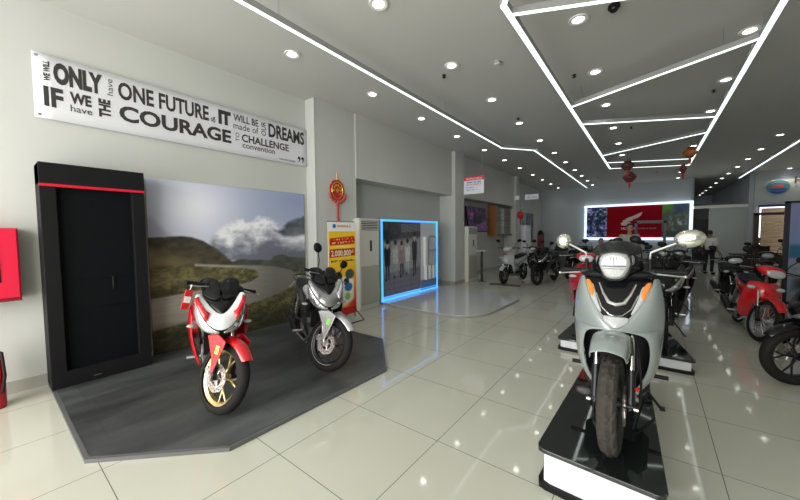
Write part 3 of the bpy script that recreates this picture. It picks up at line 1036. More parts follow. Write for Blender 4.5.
def hero_scooter(front, heading, steer, label, z):
    """large grey scooter seen head-on"""
    wb, R_ = 1.34, .285
    root = place('scooter', front, heading, wb, 0, z)
    tag(root, label, 'scooter')
    SM = T((wb / 2, 0, 0)) @ steerM(steer)
    BM = T((wb / 2, 0, 0)) @ Matrix.Scale(1.08, 4, (0, 1, 0))
    paint = mat('grey_green_paint', (.245, .28, .275), .18, coat=1)
    cream = mat('mirror_painted_reflections', (.78, .76, .68), .16, .9, mott=.25, bscale=25)  # cream tint and mottling put the chrome shells' reflections into their colour
    silver = mat('satin_silver', (.72, .72, .70), .28, .9)
    wheel(root, SM @ T((0, 0, R_)), R_, .046, .205, 'cast5', darkmetal, 'front_wheel', disc=1, tread=True)
    fork(root, SM, R_, (-.19, .72), .088, darkmetal, chrome)
    caliper(root, SM, R_, 1, .07, steel, -70)
    for s in (-1, 1):
        mb = MB(SM)
        mb.disc(.013, -.01, .01, 14, T((0.02, s * .115, R_)))
        mb.build('axle_cap', chrome, root)
    mb = MB(SM)
    mb.disc(.011, -.004, .006, 14, T((-.02, .118, R_ + .1)) @ R(70, 'Z'))
    mb.build('side_reflector', redlens, root)
    mb = MB(SM)
    mb.tube([(-.02, .13, .3), (-.05, .135, .42), (-.08, .125, .55), (-.12, .1, .68)], .006, 8)
    mb.tube([(-.04, .07, .36), (-.07, .12, .48), (-.1, .11, .6)], .005, 8)
    mb.build('brake_hose', blackp, root)
    # mudguard: deep bell over the tyre
    mb = MB(SM)
    rows = []
    for i in range(13):
        t = i / 12
        a = math.radians(-44 + 74 * t)
        hw = .112 - .028 * max(0, t - .35) ** 1.5 / .65 ** 1.5 - .02 * (1 - t)
        row = []
        for y in (-1, -.96, -.8, -.4, 0, .4, .8, .96, 1):
            rr = R_ + .095 + .032 * (1 - y * y) - (.05 + .09 * (1 - t) if abs(y) == 1 else 0)
            row.append((math.sin(a) * rr, y * hw, R_ + math.cos(a) * rr))
        rows.append(row)
    mb.sheet(rows)
    fe = mb.build('front_mudguard', paint, root, solid=.008, sub=2)
    # shield
    YI = {}
    zs = [(.985, .172, .188, -.30, -.33), (.955, .163, .2, -.255, -.33), (.90, .142, .212, -.215, -.33), (.845, .113, .222, -.175, -.33), (.79, .074, .226, -.135, -.33), (.745, .03, .226, -.105, -.33), (.72, .0, .226, -.09, -.33)]
    remap = lambda q: .985 - (.985 - q) * 1.11
    zs = [(remap(q[0]),) + q[1:] for q in zs]
    mb = MB(BM)
    rows = []
    us = (0, .12, .3, .5, .7, .88, 1)
    for z_, yi, yo, xi, xo in zs:
        rows.append([(xi + (xo - xi) * (u ** 2.2), yi + (yo - yi) * u, z_) for u in us])
    # solid band above the wheel arch and two side legs
    arch = [(.686, .0, .225, -.087, -.33), (.682, .06, .224, -.10, -.33), (.672, .118, .222, -.125, -.33), (.64, .15, .22, -.15, -.33), (.56, .158, .215, -.165, -.33), (.5, .156, .21, -.175, -.325), (.44, .148, .2, -.185, -.32), (.38, .132, .184, -.195, -.315), (.32, .105, .155, -.21, -.31), (.27, .08, .12, -.225, -.3), (.235, .07, .085, -.24, -.28)]
    for z_, yi, yo, xi, xo in arch:
        rows.append([(xi + (xo - xi) * (u ** 2.2), yi + (yo - yi) * u, z_) for u in us])
    mb.sheet(rows)
    full = mb.mirror()
    sh = mb.build('front_shield', paint, root, solid=.012, sub=2, weld=.0008)
    # V shaped black nose panel
    mb = MB(BM)
    rows = []
    for z_, yi, yo, xi, xo in zs:
        rows.append([(xi - .004 + .03 * (1 - (y * y)) * (yi / .17), yi * y * 1.01, z_) for y in (-1, -.8, -.4, 0, .4, .8, 1)])
    mb.sheet(rows)
    vp = mb.build('nose_panel', blackg, root, solid=.006, sub=1)

    def onpanel(y, z_, lift=.012):
        z_ = remap(z_)
        for a, b in zip(zs, zs[1:]):
            if a[0] >= z_ >= b[0]:
                t = (a[0] - z_) / (a[0] - b[0])
                yi = a[1] + (b[1] - a[1]) * t
                xi = a[3] + (b[3] - a[3]) * t
                k = min(1, abs(y) / max(yi, .001))
                return (xi - .004 + .03 * (1 - k * k) * (yi / .17) + lift, y, z_)
        return (-.1, y, z_)
    # chrome edge lines and chrome V badge trim
    for s in (-1, 1):
        mb = MB(BM)
        mb.tube([onpanel(s * yi, z_, .008) for z_, yi in ((.98, .17), (.955, .161), (.9, .14), (.845, .111), (.79, .072), (.75, .03))], .0042, 8)
        mb.build('chrome_edge', chrome, vp)
        # side lamp strip: clear lens with orange turn signal at top
        mb = MB(BM)
        pr = [(.95, .156, .118), (.92, .146, .108), (.88, .13, .098), (.84, .106, .082), (.80, .078, .064)]
        rr = [[onpanel(s * (a + (b - a) * u), z_, .010 + .008 * math.sin(u * PI)) for u in (0, .5, 1)] for z_, a, b in pr]
        mb.sheet(rr if s < 0 else [r[::-1] for r in rr])
        lm = mb.build('position_lamp', lens, vp, solid=.006, sub=1)
        mb = MB(BM)
        pr = [(.97, .163, .142), (.94, .154, .118), (.905, .141, .11), (.88, .13, .112)]
        rr = [[onpanel(s * (a + (b - a) * u), z_, .016 + .008 * math.sin(u * PI)) for u in (0, .5, 1)] for z_, a, b in pr]
        mb.sheet(rr if s < 0 else [r[::-1] for r in rr])
        mb.build('turn_signal', orange, lm, solid=.006, sub=1)
    mb = MB(BM)
    V = [(-.088, .955), (-.064, .9), (-.036, .858), (0, .848), (.036, .858), (.064, .9), (.088, .955)]
    mb.tube([onpanel(y, z_, .02) for y, z_ in V], [.004, .007, .011, .012, .011, .007, .004], 8, flat=1.0)
    mb.build('chrome_v_trim', silver, vp)
    mb = MB(BM)
    mb.tube([onpanel(y, z_, .016) for y, z_ in [(-.1, .9), (-.07, .83), (-.03, .795), (0, .79), (.03, .795), (.07, .83), (.1, .9)]], .003, 6)
    mb.build('chrome_line', chrome, vp)
    mb = MB(BM)
    rows = []
    for z_, w_ in ((.79, .062), (.768, .066), (.748, .045), (.73, .015)):
        rows.append([onpanel(w_ * y, z_, .014 + .012 * (1 - y * y)) for y in (-1, -.5, 0, .5, 1)])
    mb.sheet(rows)
    mb.build('lower_lamp', lens, vp, solid=.006, sub=1)
    # inner black bodywork
    mb = MB(BM)
    mb.loft([ring_xy(z_, x, hx, hy, 3) for z_, x, hx, hy in ((.24, -.33, .05, .1), (.4, -.33, .05, .16), (.7, -.32, .06, .2), (.95, -.36, .05, .17), (.99, -.37, .03, .13))])
    mb.build('inner_shield', blackp, root)
    mb = MB(BM)
    mb.loft([ring_yz(x, .26, w_, .035, 4) for x, w_ in ((-.3, .12), (-.4, .17), (-.75, .19), (-.82, .16))])
    mb.build('floorboard', blackp, root)
    # handlebar cover, windscreen, headlight
    mb = MB(SM)
    mb.loft([ring_yz(x, z_, w_, h, 2.4, tilt=-10) for x, z_, w_, h in ((-.2, 1.07, .07, .075), (-.23, 1.07, .1, .1), (-.3, 1.06, .15, .09), (-.37, 1.06, .15, .06), (-.42, 1.06, .09, .03))])
    hc = mb.build('handlebar_cover', blackg, root, sub=1)
    mb = MB(SM)
    mb.ell((-.3, 0, 1.0), (.05, .2, .035), nu=24, nv=10)
    mb.build('lower_handlebar_cover', blackp, hc)

    def hexring(x, k, zc=1.07):
        pts = [(-.074, .045), (-.06, .064), (-.03, .073), (0, .076), (.03, .073), (.06, .064), (.074, .045), (.081, .01), (.068, -.034), (.05, -.068), (.024, -.084), (0, -.086), (-.024, -.084), (-.05, -.068), (-.068, -.034), (-.081, .01)]
        return [Vector((x, y * k, zc + z_ * k)) for y, z_ in pts]
    mb = MB(SM)
    mb.loft([hexring(-.2, 1.12), hexring(-.175, 1.14), hexring(-.17, 1.04), hexring(-.18, 1.02)], cap=False)
    mb.build('headlight_bezel', mat('bezel_dark_chrome', (.16, .16, .17), .15, 1), hc)
    mb = MB(SM)
    mb.loft([hexring(-.185, 1.03), hexring(-.165, .97), hexring(-.15, .8), hexring(-.145, .45), hexring(-.143, .12)])
    hl = mb.build('headlight', mat('headlight_lens', (.46, .48, .48), .2, spec=.5, coat=.3, mott=.4, bscale=110), hc)
    mb = MB(SM)
    for k in range(9):
        y = -.056 + k * .014
        mb.box((-.147 - abs(y) * .14, y, 1.098), (.008, .0025, .05))
    mb.box((-.141, 0, 1.066), (.006, .12, .006))
    mb.box((-.145, 0, 1.05), (.006, .105, .003))
    mb.build('headlight_divider', greyp, hl)
    mb = MB(SM)
    rows = []
    for z_, w_, x in ((1.14, .12, -.2), (1.17, .14, -.245), (1.2, .13, -.285), (1.22, .09, -.32)):
        rows.append([(x - .05 * y * y, w_ * y, z_ - .02 * y * y) for y in (-1, -.6, 0, .6, 1)])
    mb.sheet(rows)
    mb.build('visor', mat('smoked_visor', (.012, .013, .014), .25), hc, solid=.006, sub=1)
    mb = MB(SM)
    for k, (y, z_) in enumerate(((-.09, 1.1), (.09, 1.1))):
        mb.ell((-.2, y, z_), (.02, .012, .03), nu=10, nv=6)
    mb.build('cover_trim', steel, hc)
    h = bars(root, SM, -.3, 1.015, .1, .325, lever=silver)
    for s in (-1, 1):
        mb = MB(SM)
        mb.tube([(-.31, s * .17, 1.03), (-.31, s * .17, 1.1)], .012, 10)
        mb.build('mirror_mount', blackp, h)
    mirror_part(root, SM, -1, (-.31, -.17, 1.1), (-.33, -.315, 1.22), .05, .052, shell=cream, stemm=silver, tilt=-10, mid=(-.31, -.175, 1.14), r=.0065)
    mirror_part(root, SM, 1, (-.31, .17, 1.1), (-.31, .352, 1.22), .072, .052, shell=cream, stemm=silver, tilt=8, mid=(-.31, .175, 1.14), r=.0065)
    tail_unit(root, BM, wb, R_, paint, .8, 'cast5', darkmetal, bodyw=.17, foot=False)
    mb = MB(BM)
    for s in (-1, 1):
        mb.tube([(-.72, s * .1, .2), (-.78, s * .14, .012), (-.83, s * .14, .008)], .012, 8)
    mb.build('centre_stand', darkmetal, root)
    for s in (-1, 1):
        mb = MB(BM)
        mb.cyl((-.62, s * .15, .27), (-.62, s * .27, .27), .014, 10)
        mb.build('footpeg', blackp, root)
    return root


# ================================================================== PRINTS
def srgb(c):
    c = np.asarray(c, float) / 255.
    return np.where(c <= .04045, c / 12.92, ((c + .055) / 1.055) ** 2.4)


_rng = np.random.RandomState(3)
_tab = _rng.rand(256, 256)


def vnoise(x, y):
    xi, yi = np.floor(x).astype(int), np.floor(y).astype(int)
    fx, fy = x - xi, y - yi
    fx, fy = fx * fx * (3 - 2 * fx), fy * fy * (3 - 2 * fy)
    g = lambda a, b: _tab[a % 256, b % 256]
    return (g(xi, yi) * (1 - fx) + g(xi + 1, yi) * fx) * (1 - fy) + (g(xi, yi + 1) * (1 - fx) + g(xi + 1, yi + 1) * fx) * fy


def fbm(x, y, o=4):
    r, a = 0, .5
    for k in range(o):
        r = r + a * vnoise(x * 2 ** k + 17 * k, y * 2 ** k + 5 * k)
        a /= 2
    return r / (1 - .5 ** o)


def poly_mask(s, t, pts, soft=.006, asp=1.0):
    n = len(pts)
    inside = np.zeros(s.shape, bool)
    dist = np.full(s.shape, 9.)
    for i in range(n):
        x0, y0 = pts[i]
        x1, y1 = pts[(i + 1) % n]
        c = ((y0 > t) != (y1 > t)) & (s < (x1 - x0) * (t - y0) / (y1 - y0 + 1e-12) + x0)
        inside ^= c
        dx, dy = x1 - x0, y1 - y0
        u = np.clip(((s - x0) * dx + (t - y0) * dy) / (dx * dx + dy * dy + 1e-12), 0, 1)
        dist = np.minimum(dist, np.hypot(s - x0 - u * dx, t - y0 - u * dy))
    sd = np.where(inside, dist, -dist)
    return np.clip(sd / soft * .5 + .5, 0, 1)


def mixc(a, b, m):
    m = m[..., None] if m.ndim == 2 else m
    return a * (1 - m) + np.asarray(b, float) * m


def print_sheet(name, M, w, h, nu, nv, fn, m, parent=None):
    """sheet in local XY (0..w, 0..h) carrying printed colours"""
    S, Tt = np.meshgrid(np.linspace(0, 1, nu), np.linspace(0, 1, nv))
    c = srgb(np.clip(fn(S, Tt), 0, 255)).reshape(-1, 3)
    mb = MB(M)
    mb.v = [Vector((x * w, y * h, 0)) for x, y in zip(S.ravel(), Tt.ravel())]
    for j in range(nv - 1):
        for i in range(nu - 1):
            a = j * nu + i
            mb.f.append((a, a + 1, a + nu + 1, a + nu))
    mb.mi = [0] * len(mb.f)
    o = mb.build(name, m, parent)
    at = o.data.color_attributes.new('print', 'FLOAT_COLOR', 'POINT')
    at.data.foreach_set('color', np.hstack([c, np.ones((len(c), 1))]).astype(np.float32).ravel())
    return o


def base(s, col):
    return np.ones(s.shape + (3,)) * np.asarray(col, float)


# local frame for things on the left wall: local X runs along world +Y, local Y is up, normal towards +X
def onwall(x, y, z):
    M = Matrix(((0, 0, 1, x), (1, 0, 0, y), (0, 1, 0, z), (0, 0, 0, 1)))
    return M


# frame for things facing the camera side (-Y): local X = world +X, local Y up, normal -Y
def facing(x, y, z, rz=0):
    return T((x, y, z)) @ R(rz, 'Z') @ R(90, 'X')


def mural(s, t):
    n = fbm(s * 7, t * 7)
    n2 = fbm(s * 26, t * 40 + 9)
    n3 = fbm(s * 70, t * 110 + 4)
    c = base(s, (152, 158, 178))
    c = mixc(c, (112, 124, 158), np.clip((s - .4) * 1.3, 0, 1) * np.clip((t - .6) * 3, 0, 1))
    c = mixc(c, (200, 202, 212), np.clip(1 - (t - .55) / .25, 0, 1) * .5)
    c = mixc(c, (206, 207, 218), np.exp(-(((s - .22) / .24) ** 2 + ((t - .84) / .2) ** 2)))
    c = mixc(c, (148, 146, 166), poly_mask(s, t, [(-.1, .5), (-.1, .78), (.0, .775), (.02, .79), (.045, .74), (.075, .71), (.12, .67), (.2, .66), (.2, .5)], .012) * .6)
    # clouds
    wob = (n - .5) * .05
    cl = poly_mask(s + wob + (n2 - .5) * .03, t + (n2 - .5) * .07 + (n3 - .5) * .02, [(.30, .60), (.31, .655), (.36, .70), (.42, .755), (.5, .775), (.56, .765), (.62, .795), (.7, .79), (.76, .74), (.84, .7), (.93, .72), (1.1, .69), (1.1, .45), (.5, .47), (.38, .53)], .018)
    shade = np.clip((t - .56) / .16 + (n - .5) * 1.6 + (n2 - .5) * .9, 0, 1)
    cc = mixc(base(s, (92, 96, 108)), (214, 213, 218), shade)
    cc = mixc(cc, (70, 74, 84), np.clip((s - .45) * 1.2, 0, .8) * np.clip((.68 - t) * 7, 0, 1))
    c = mixc(c, cc, cl * .93)
    c = mixc(c, mixc(base(s, (52, 56, 62)), (95, 100, 108), np.clip(n2 - .2, 0, 1)), poly_mask(s, t + (n2 - .5) * .02, [(.74, .71), (.80, .72), (.855, .77), (.93, .80), (1.1, .86), (1.1, .69), (.9, .66), (.82, .665)], .012) * .95)
    c = mixc(c, (200, 202, 208), poly_mask(s, t + (n - .5) * .06, [(.86, .6), (.84, .655), (.9, .69), (1.1, .70), (1.1, .6)], .05) * .35)
    # hills
    c = mixc(c, mixc(base(s, (46, 48, 46)), (78, 80, 72), n2), poly_mask(s, t, [(.3, .3), (.43, .50), (.5, .515), (.56, .503), (.64, .5), (.7, .49), (.74, .52), (.8, .53), (.86, .505), (1.1, .48), (1.1, .3)], .006))
    hill = poly_mask(s, t, [(-.1, .665), (.064, .671), (.154, .676), (.21, .668), (.27, .645), (.36, .58), (.44, .498), (.44, .47), (.2, .45), (-.1, .4)], .005)
    hc = mixc(base(s, (44, 42, 34)), (84, 78, 58), np.clip(n2 * 1.3 - .3, 0, 1))
    hc = mixc(hc, (128, 112, 82), poly_mask(s, t + (n - .5) * .08, [(-.1, .64), (.06, .6), (.14, .56), (.235, .515), (.13, .49), (-.1, .5)], .04) * .75)
    c = mixc(c, hc, hill)
    # meadow
    me = mixc(base(s, (62, 60, 38)), (118, 112, 72), np.clip(n2 * 1.8 - .5, 0, 1))
    me = mixc(me, (34, 34, 24), np.clip(n3 * 2.6 - 1.15, 0, 1) * .8)
    me = mixc(me, (146, 130, 92), np.exp(-((t - .42) / .05) ** 2) * np.clip(1 - s * 1.8, 0, 1) * .5)
    c = mixc(c, me, poly_mask(s, t, [(-.1, .49), (.1, .5), (.22, .49), (.44, .462), (.59, .43), (.64, .40), (1.1, .40), (1.1, -.1), (-.1, -.1)], .006))
    # road: far arm, bend and near arm
    road = np.maximum(poly_mask(s, t, [(.22, .504), (.44, .478), (.615, .462), (.75, .44), (.86, .405), (.94, .36), (1.1, .3), (1.1, .34), (1.0, .333), (.92, .285), (.78, .24), (.64, .21), (.5, .19), (.32, .17), (.2, .155), (-.1, .13), (-.1, .318), (.06, .325), (.238, .338), (.36, .334), (.47, .34), (.56, .354), (.61, .378), (.612, .41), (.59, .43), (.52, .45), (.44, .461), (.22, .49)], .005), 0)
    rc = mixc(base(s, (124, 118, 110)), (168, 160, 148), fbm(s * 12, t * 110) * .9)
    rc = mixc(rc, (88, 86, 82), np.clip((s - .35) * 2.2, 0, .85))
    rc = mixc(rc, (158, 152, 142), np.clip(1 - s * 3.2, 0, 1) * .5)
    c = mixc(c, rc, road)
    c = mixc(c, (200, 200, 190), poly_mask(s, t, [(.85, .274), (.9, .314), (.906, .314), (.857, .274)], .004) * .9)
    c = mixc(c, (186, 184, 172), poly_mask(s, t, [(.9, .372), (.93, .36), (.95, .34), (.935, .347), (.92, .36)], .004) * .8)
    dark = np.clip(.17 - t + (n - .5) * .08, 0, .1) * 10
    c = mixc(c, (30, 32, 22), dark * .55)
    return np.clip((c - 90) * 1.18 + 104, 8, 250)


art = vmat('mural_print', .6)
mu = print_sheet('road_mural', onwall(-4.88, 1.26, .03), 2.28, 2.2, 230, 230, mural, art)
mu.modifiers.new('solid', 'SOLIDIFY').thickness = .008
tag(mu, 'large wall mural of a winding mountain road under clouds', 'mural')

# banner
root = empty('wall_banner', (-4.88, .39, 2.72))
cloth = mat('banner_vinyl', (.66, .66, .70), .55)
inv = root.matrix_basis.inverted() if False else T((4.88, -.39, -2.72))
BW = onwall(0, 0, 0)
mb = MB(BW)
rows = []
for j in range(7):
    rows.append([(x / 24 * 3.25, j / 6 * .64, .0015 * math.sin(x * 1.3) * math.sin(j * .9) + .012) for x in range(25)])
mb.sheet(rows)
mb.build('banner_sheet', cloth, root, solid=.003)
ink = mat('banner_ink', (.035, .032, .03), .6)
mb = MB(BW)
WORDS = [('WE WILL', 1, 0.074, 0.376, 0.120, 0.575, .045), ('ONLY', 0, 0.144, 0.368, 0.522, 0.590, .06), ('have', 1, 0.554, 0.388, 0.608, 0.570, 0), ('ONE FUTURE', 0, 0.653, 0.375, 1.617, 0.575, .03),
         ('&', 1, 1.642, 0.370, 1.70, 0.46, 0), ('IT', 0, 1.742, 0.376, 1.915, 0.575, .07), ('WILL BE', 0, 1.951, 0.472, 2.331, 0.575, .02), ('made of', 0, 1.947, 0.36, 2.328, 0.455, 0), ('OUR', 1, 2.377, 0.36, 2.457, 0.575, .01),
         ('DREAMS', 0, 2.499, 0.36, 3.169, 0.58, .035), ('IF', 0, 0.068, 0.125, 0.207, 0.325, .04), ('WE', 0, 0.255, 0.205, 0.422, 0.325, .045), ('have', 0, 0.256, 0.122, 0.424, 0.19, .005), ('THE', 1, 0.479, 0.13, 0.58, 0.33, .05),
         ('COURAGE', 0, 0.653, 0.13, 1.911, 0.315, .035), ('TO', 1, 1.975, 0.185, 2.03, 0.31, 0), ('CHALLENGE', 0, 2.065, 0.195, 2.858, 0.31, .025), ('convention', 0, 2.073, 0.105, 2.602, 0.185, .008), ('SOICHIRO HONDA', 0, 2.68, 0.035, 2.98, 0.062, .015)]
for txt, rot, x0, y0, x1, y1, bo in WORDS:
    mb.text(txt, x0, y0, x1, y1, .016, bold=bo, rot=bool(rot))
for q in (3.03, 3.10):
    mb.prism([(q + .028 + .026 * math.cos(a), .125 + .026 * math.sin(a)) for a in [k * PI / 8 for k in range(16)]], .0165)
    mb.prism([(q + .03, .125), (q + .054, .125), (q + .05, .085), (q + .02, .05), (q + .012, .056), (q + .032, .085)], .0165)
mb.build('banner_lettering', ink, root)
for x, y in ((.03, .61), (.03, .03), (3.22, .61), (3.22, .03)):
    MB(BW).disc(.012, 0, .018, 14, T((x, y, 0)) @ R(-90, 'X') @ R(180, 'X')).build('eyelet', steel, root)
tag(root, 'long white banner with black quotation lettering high on the left wall', 'banner')

# dark display cabinet against the left wall
root = empty('display_cabinet', (-4.88, .36, .03))
cab = mat('cabinet_black', (.008, .008, .009), .6, spec=.15, mott=.2, bscale=8)
cab2 = mat('cabinet_panel', (.003, .004, .005), .6, spec=.12)
mb = MB()
mb.bb((0, 0, 0), (.33, .11, 2.2)).bb((0, .69, 0), (.33, .8, 2.2)).bb((0, .1, 0), (.33, .7, .16)).bb((0, 0, 2.0), (.345, .8, 2.2)).bb((0, .1, 0), (.05, .7, 2.1))
mb.build('body', cab, root, bevel=.004)
mb = MB()
mb.bb((.2, .11, .16), (.27, .69, 2.0))
for z in (.75, 1.05, 1.45):
    mb.bb((.27, .11, z), (.274, .69, z + .006))
mb.build('inner_panel', cab2, root)
MB().bb((.3, .0, 1.975), (.35, .8, 2.0)).build('red_strip', mat('red_strip', (.55, .01, .03), .35), root)
MB().tube([(.27, .5, .93), (.29, .5, .95), (.29, .5, 1.05), (.27, .5, 1.07)], .006, 8).build('hook', darkmetal, root)
MB().bb((.3, .3, .05), (.335, .36, .056)).build('badge', steel, root)
tag(root, 'tall matt black display cabinet with red line beside the road mural', 'cabinet')

# dark raised platform
mb = MB()
HEX = [(-4.885, .36), (-2.98, .36), (-2.32, 1.01), (-2.29, 2.69), (-3.0, 3.46), (-4.885, 3.46)]


def plat_mat():
    m = bpy.data.materials.new('slate_vinyl')
    m.use_nodes = True
    nt = m.node_tree
    b = nt.nodes['Principled BSDF']
    N, L = nt.nodes.new, nt.links.new
    tc = N('ShaderNodeTexCoord')
    mp = N('ShaderNodeMapping'); mp.inputs['Scale'].default_value = (2.2, .8, 1)
    L(tc.outputs['Object'], mp.inputs[0])
    nz = N('ShaderNodeTexNoise'); nz.inputs['Scale'].default_value = 1.2; nz.inputs['Detail'].default_value = 5; nz.inputs['Roughness'].default_value = .6
    L(mp.outputs[0], nz.inputs['Vector'])
    br = N('ShaderNodeTexBrick'); br.inputs['Scale'].default_value = 1; br.inputs['Brick Width'].default_value = .92; br.inputs['Row Height'].default_value = .46
    br.inputs['Mortar Size'].default_value = .0015
    br.inputs['Color1'].default_value = (.75, .75, .75, 1); br.inputs['Color2'].default_value = (1.2, 1.2, 1.2, 1); br.inputs['Mortar'].default_value = (.4, .4, .4, 1)
    mp2 = N('ShaderNodeMapping'); mp2.inputs['Rotation'].default_value = (0, 0, PI / 2)
    L(tc.outputs['Object'], mp2.inputs[0]); L(mp2.outputs[0], br.inputs['Vector'])
    cr = N('ShaderNodeValToRGB')
    cr.color_ramp.elements[0].position = .34; cr.color_ramp.elements[0].color = (.034, .038, .039, 1)
    cr.color_ramp.elements[1].position = .66; cr.color_ramp.elements[1].color = (.095, .102, .102, 1)
    L(nz.outputs['Fac'], cr.inputs[0])
    mx = N('ShaderNodeMix'); mx.data_type = 'RGBA'; mx.blend_type = 'MULTIPLY'; mx.inputs['Factor'].default_value = 1
    L(cr.outputs[0], mx.inputs['A']); L(br.outputs['Color'], mx.inputs['B'])
    L(mx.outputs['Result'], b.inputs['Base Color'])
    b.inputs['Roughness'].default_value = .42
    return m


root = empty('display_platform', (-3.6, 1.9, 0))
P0 = [(x + 3.6, y - 1.9) for x, y in HEX]
MB().prism([(x, y) for x, y in P0], .028).build('platform_edge', mat('platform_trim', (.13, .13, .13), .45, .2), root)
P1 = [(x + 3.6, y - 1.9) for x, y in [(-4.885, .385), (-2.99, .385), (-2.345, 1.02), (-2.315, 2.68), (-3.01, 3.435), (-4.885, 3.435)]]
MB(T((0, 0, .028))).prism(P1, .003).build('platform_top', plat_mat(), root)
tag(root, 'low dark slate look platform under the two bikes by the mural', 'platform')

# glossy white platform of the blue framed display
root = empty('glossy_platform', (-3.5, 6.3, 0))
PP = [(-4.85, 5.2), (-4.33, 5.2), (-4.0, 5.13), (-2.92, 5.09), (-2.68, 5.16), (-2.48, 5.34), (-2.36, 5.6), (-2.32, 5.9), (-2.29, 7.25), (-2.7, 7.72), (-4.85, 7.72)]
MB().prism([(x + 3.5, y - 6.3) for x, y in PP], .045).build('plinth', mat('plinth_edge', (.3, .3, .28), .4), root)
MB(T((0, 0, .045))).prism([((x + 3.5) * .992, (y - 6.3) * .99) for x, y in PP], .008).build('top_plate', mat('white_gloss_slab', (.55, .57, .57), .05, coat=.5), root)
tag(root, 'low glossy white platform in front of the blue framed display', 'platform')


def people_pic(s, t):
    # t up; picture 0..1
    n = fbm(s * 14, t * 14)
    n2 = fbm(s * 40, t * 40)
    c = base(s, (70, 70, 76))
    c = mixc(c, (150, 152, 160), poly_mask(s, t, [(.0, .2), (0, .74), (1, .78), (1, .3)], .03))
    c = mixc(c, (120, 118, 134), poly_mask(s, t, [(0, -.1), (0, .3), (1, .34), (1, -.1)], .02))
    c = mixc(c, (92, 92, 104), np.clip(np.sin(t * 90) * .3, 0, 1) * poly_mask(s, t, [(0, -.1), (0, .3), (1, .34), (1, -.1)], .02))
    c = mixc(c, (38, 42, 44), np.clip(n * 2.6 - .9, 0, 1) * poly_mask(s, t, [(0, .55), (0, 1.1), (.5, 1.1), (.42, .8), (.2, .7)], .05))
    for k in range(6):
        c = mixc(c, (180, 184, 192), poly_mask(s, t, [(.45, .86 + k * .02 - .0), (1, .88 + k * .02), (1, .888 + k * .02), (.45, .868 + k * .02)], .004) * .7)
    ppl = [(.1, .22, .76, (30, 32, 40), (38, 38, 46)), (.3, .25, .74, (190, 186, 184), (160, 156, 156)), (.46, .24, .73, (150, 130, 140), (60, 58, 66)), (.62, .26, .76, (206, 206, 208), (190, 188, 190)), (.82, .22, .86, (44, 44, 52), (34, 34, 40))]
    for x, y0, y1, top, leg in ppl:
        h = y1 - y0
        c = mixc(c, leg, poly_mask(s, t, [(x - .035, y0), (x - .015, y0), (x - .005, y0 + h * .4), (x - .05, y0 + h * .45)], .006))
        c = mixc(c, leg, poly_mask(s, t, [(x + .02, y0), (x + .04, y0), (x + .05, y0 + h * .45), (x, y0 + h * .4)], .006))
        c = mixc(c, top, poly_mask(s, t, [(x - .06, y0 + h * .35), (x + .06, y0 + h * .35), (x + .075, y0 + h * .75), (x + .03, y0 + h * .85), (x - .03, y0 + h * .85), (x - .075, y0 + h * .75)], .008))
        c = mixc(c, (190, 165, 155), np.clip(1.4 - np.hypot((s - x) / .028, (t - (y1 - h * .13)) / .05), 0, .35) / .35)
        c = mixc(c, (28, 24, 26), np.clip(1.3 - np.hypot((s - x) / .03, (t - (y1 - h * .05)) / .032), 0, .3) / .3)
        c = mixc(c, (24, 24, 28), poly_mask(s, t, [(x - .05, y0 - .02), (x - .01, y0 - .02), (x - .01, y0 + .01), (x - .05, y0 + .01)], .005))
    return c * (.88 + .24 * n2[..., None])


# blue framed light display
root = empty('light_display', (-4.85, 5.27, .053))
MB().bb((0, 0, 0), (.25, 2.3, 1.78)).build('cabinet_body', mat('display_white', (.62, .63, .66), .4), root)
blue = mat('blue_led', (.1, .4, .9), .4, emit=(.04, .33, .95), es=1.7)
mb = MB()
mb.bb((.25, 0, 0), (.275, .035, 1.78)).bb((.25, 2.265, 0), (.275, 2.3, 1.78)).bb((.25, 0, 1.745), (.275, 2.3, 1.78)).bb((.25, 0, 0), (.275, 2.3, .03)).bb((.25, .0, .06), (.265, 2.3, .072))
mb.build('blue_light_frame', blue, root)
print_sheet('street_photo', onwall(.256, .06, .09), 1.44, 1.64, 110, 120, people_pic, vmat('photo_print', .35), root)
MB().bb((.25, 1.52, .03), (.262, 2.25, .28)).build('blue_base_panel', mat('pale_blue_panel', (.16, .24, .5), .4), root)
mb = MB()
mb.tube([(.275, 1.84, .68), (.275, 1.84, 1.34), (.275, 1.9, 1.4), (.275, 2.14, 1.4), (.275, 2.2, 1.34), (.275, 2.2, .7), (.275, 2.14, .64), (.275, 1.9, .64)], .014, 8, closed=True)
mb.bb((.255, 1.86, 1.02), (.33, 2.18, 1.04))
mb.build('shelf_ring', mat('shelf_grey', (.35, .35, .37), .4), root)
mb = MB()
for y in (1.66, 1.84, 2.02):
    mb.bb((.26, y, .28), (.33, y + .05, .64))
mb.bb((.26, 1.62, .64), (.33, 1.72, 1.38))
mb.build('white_column', white_paint, root)
tag(root, 'large display with bright blue light frame and a street photo of people', 'display')

# ------------------------------------------------------------------ air conditioners
acm = mat('air_conditioner_cream', (.60, .60, .54), .35)


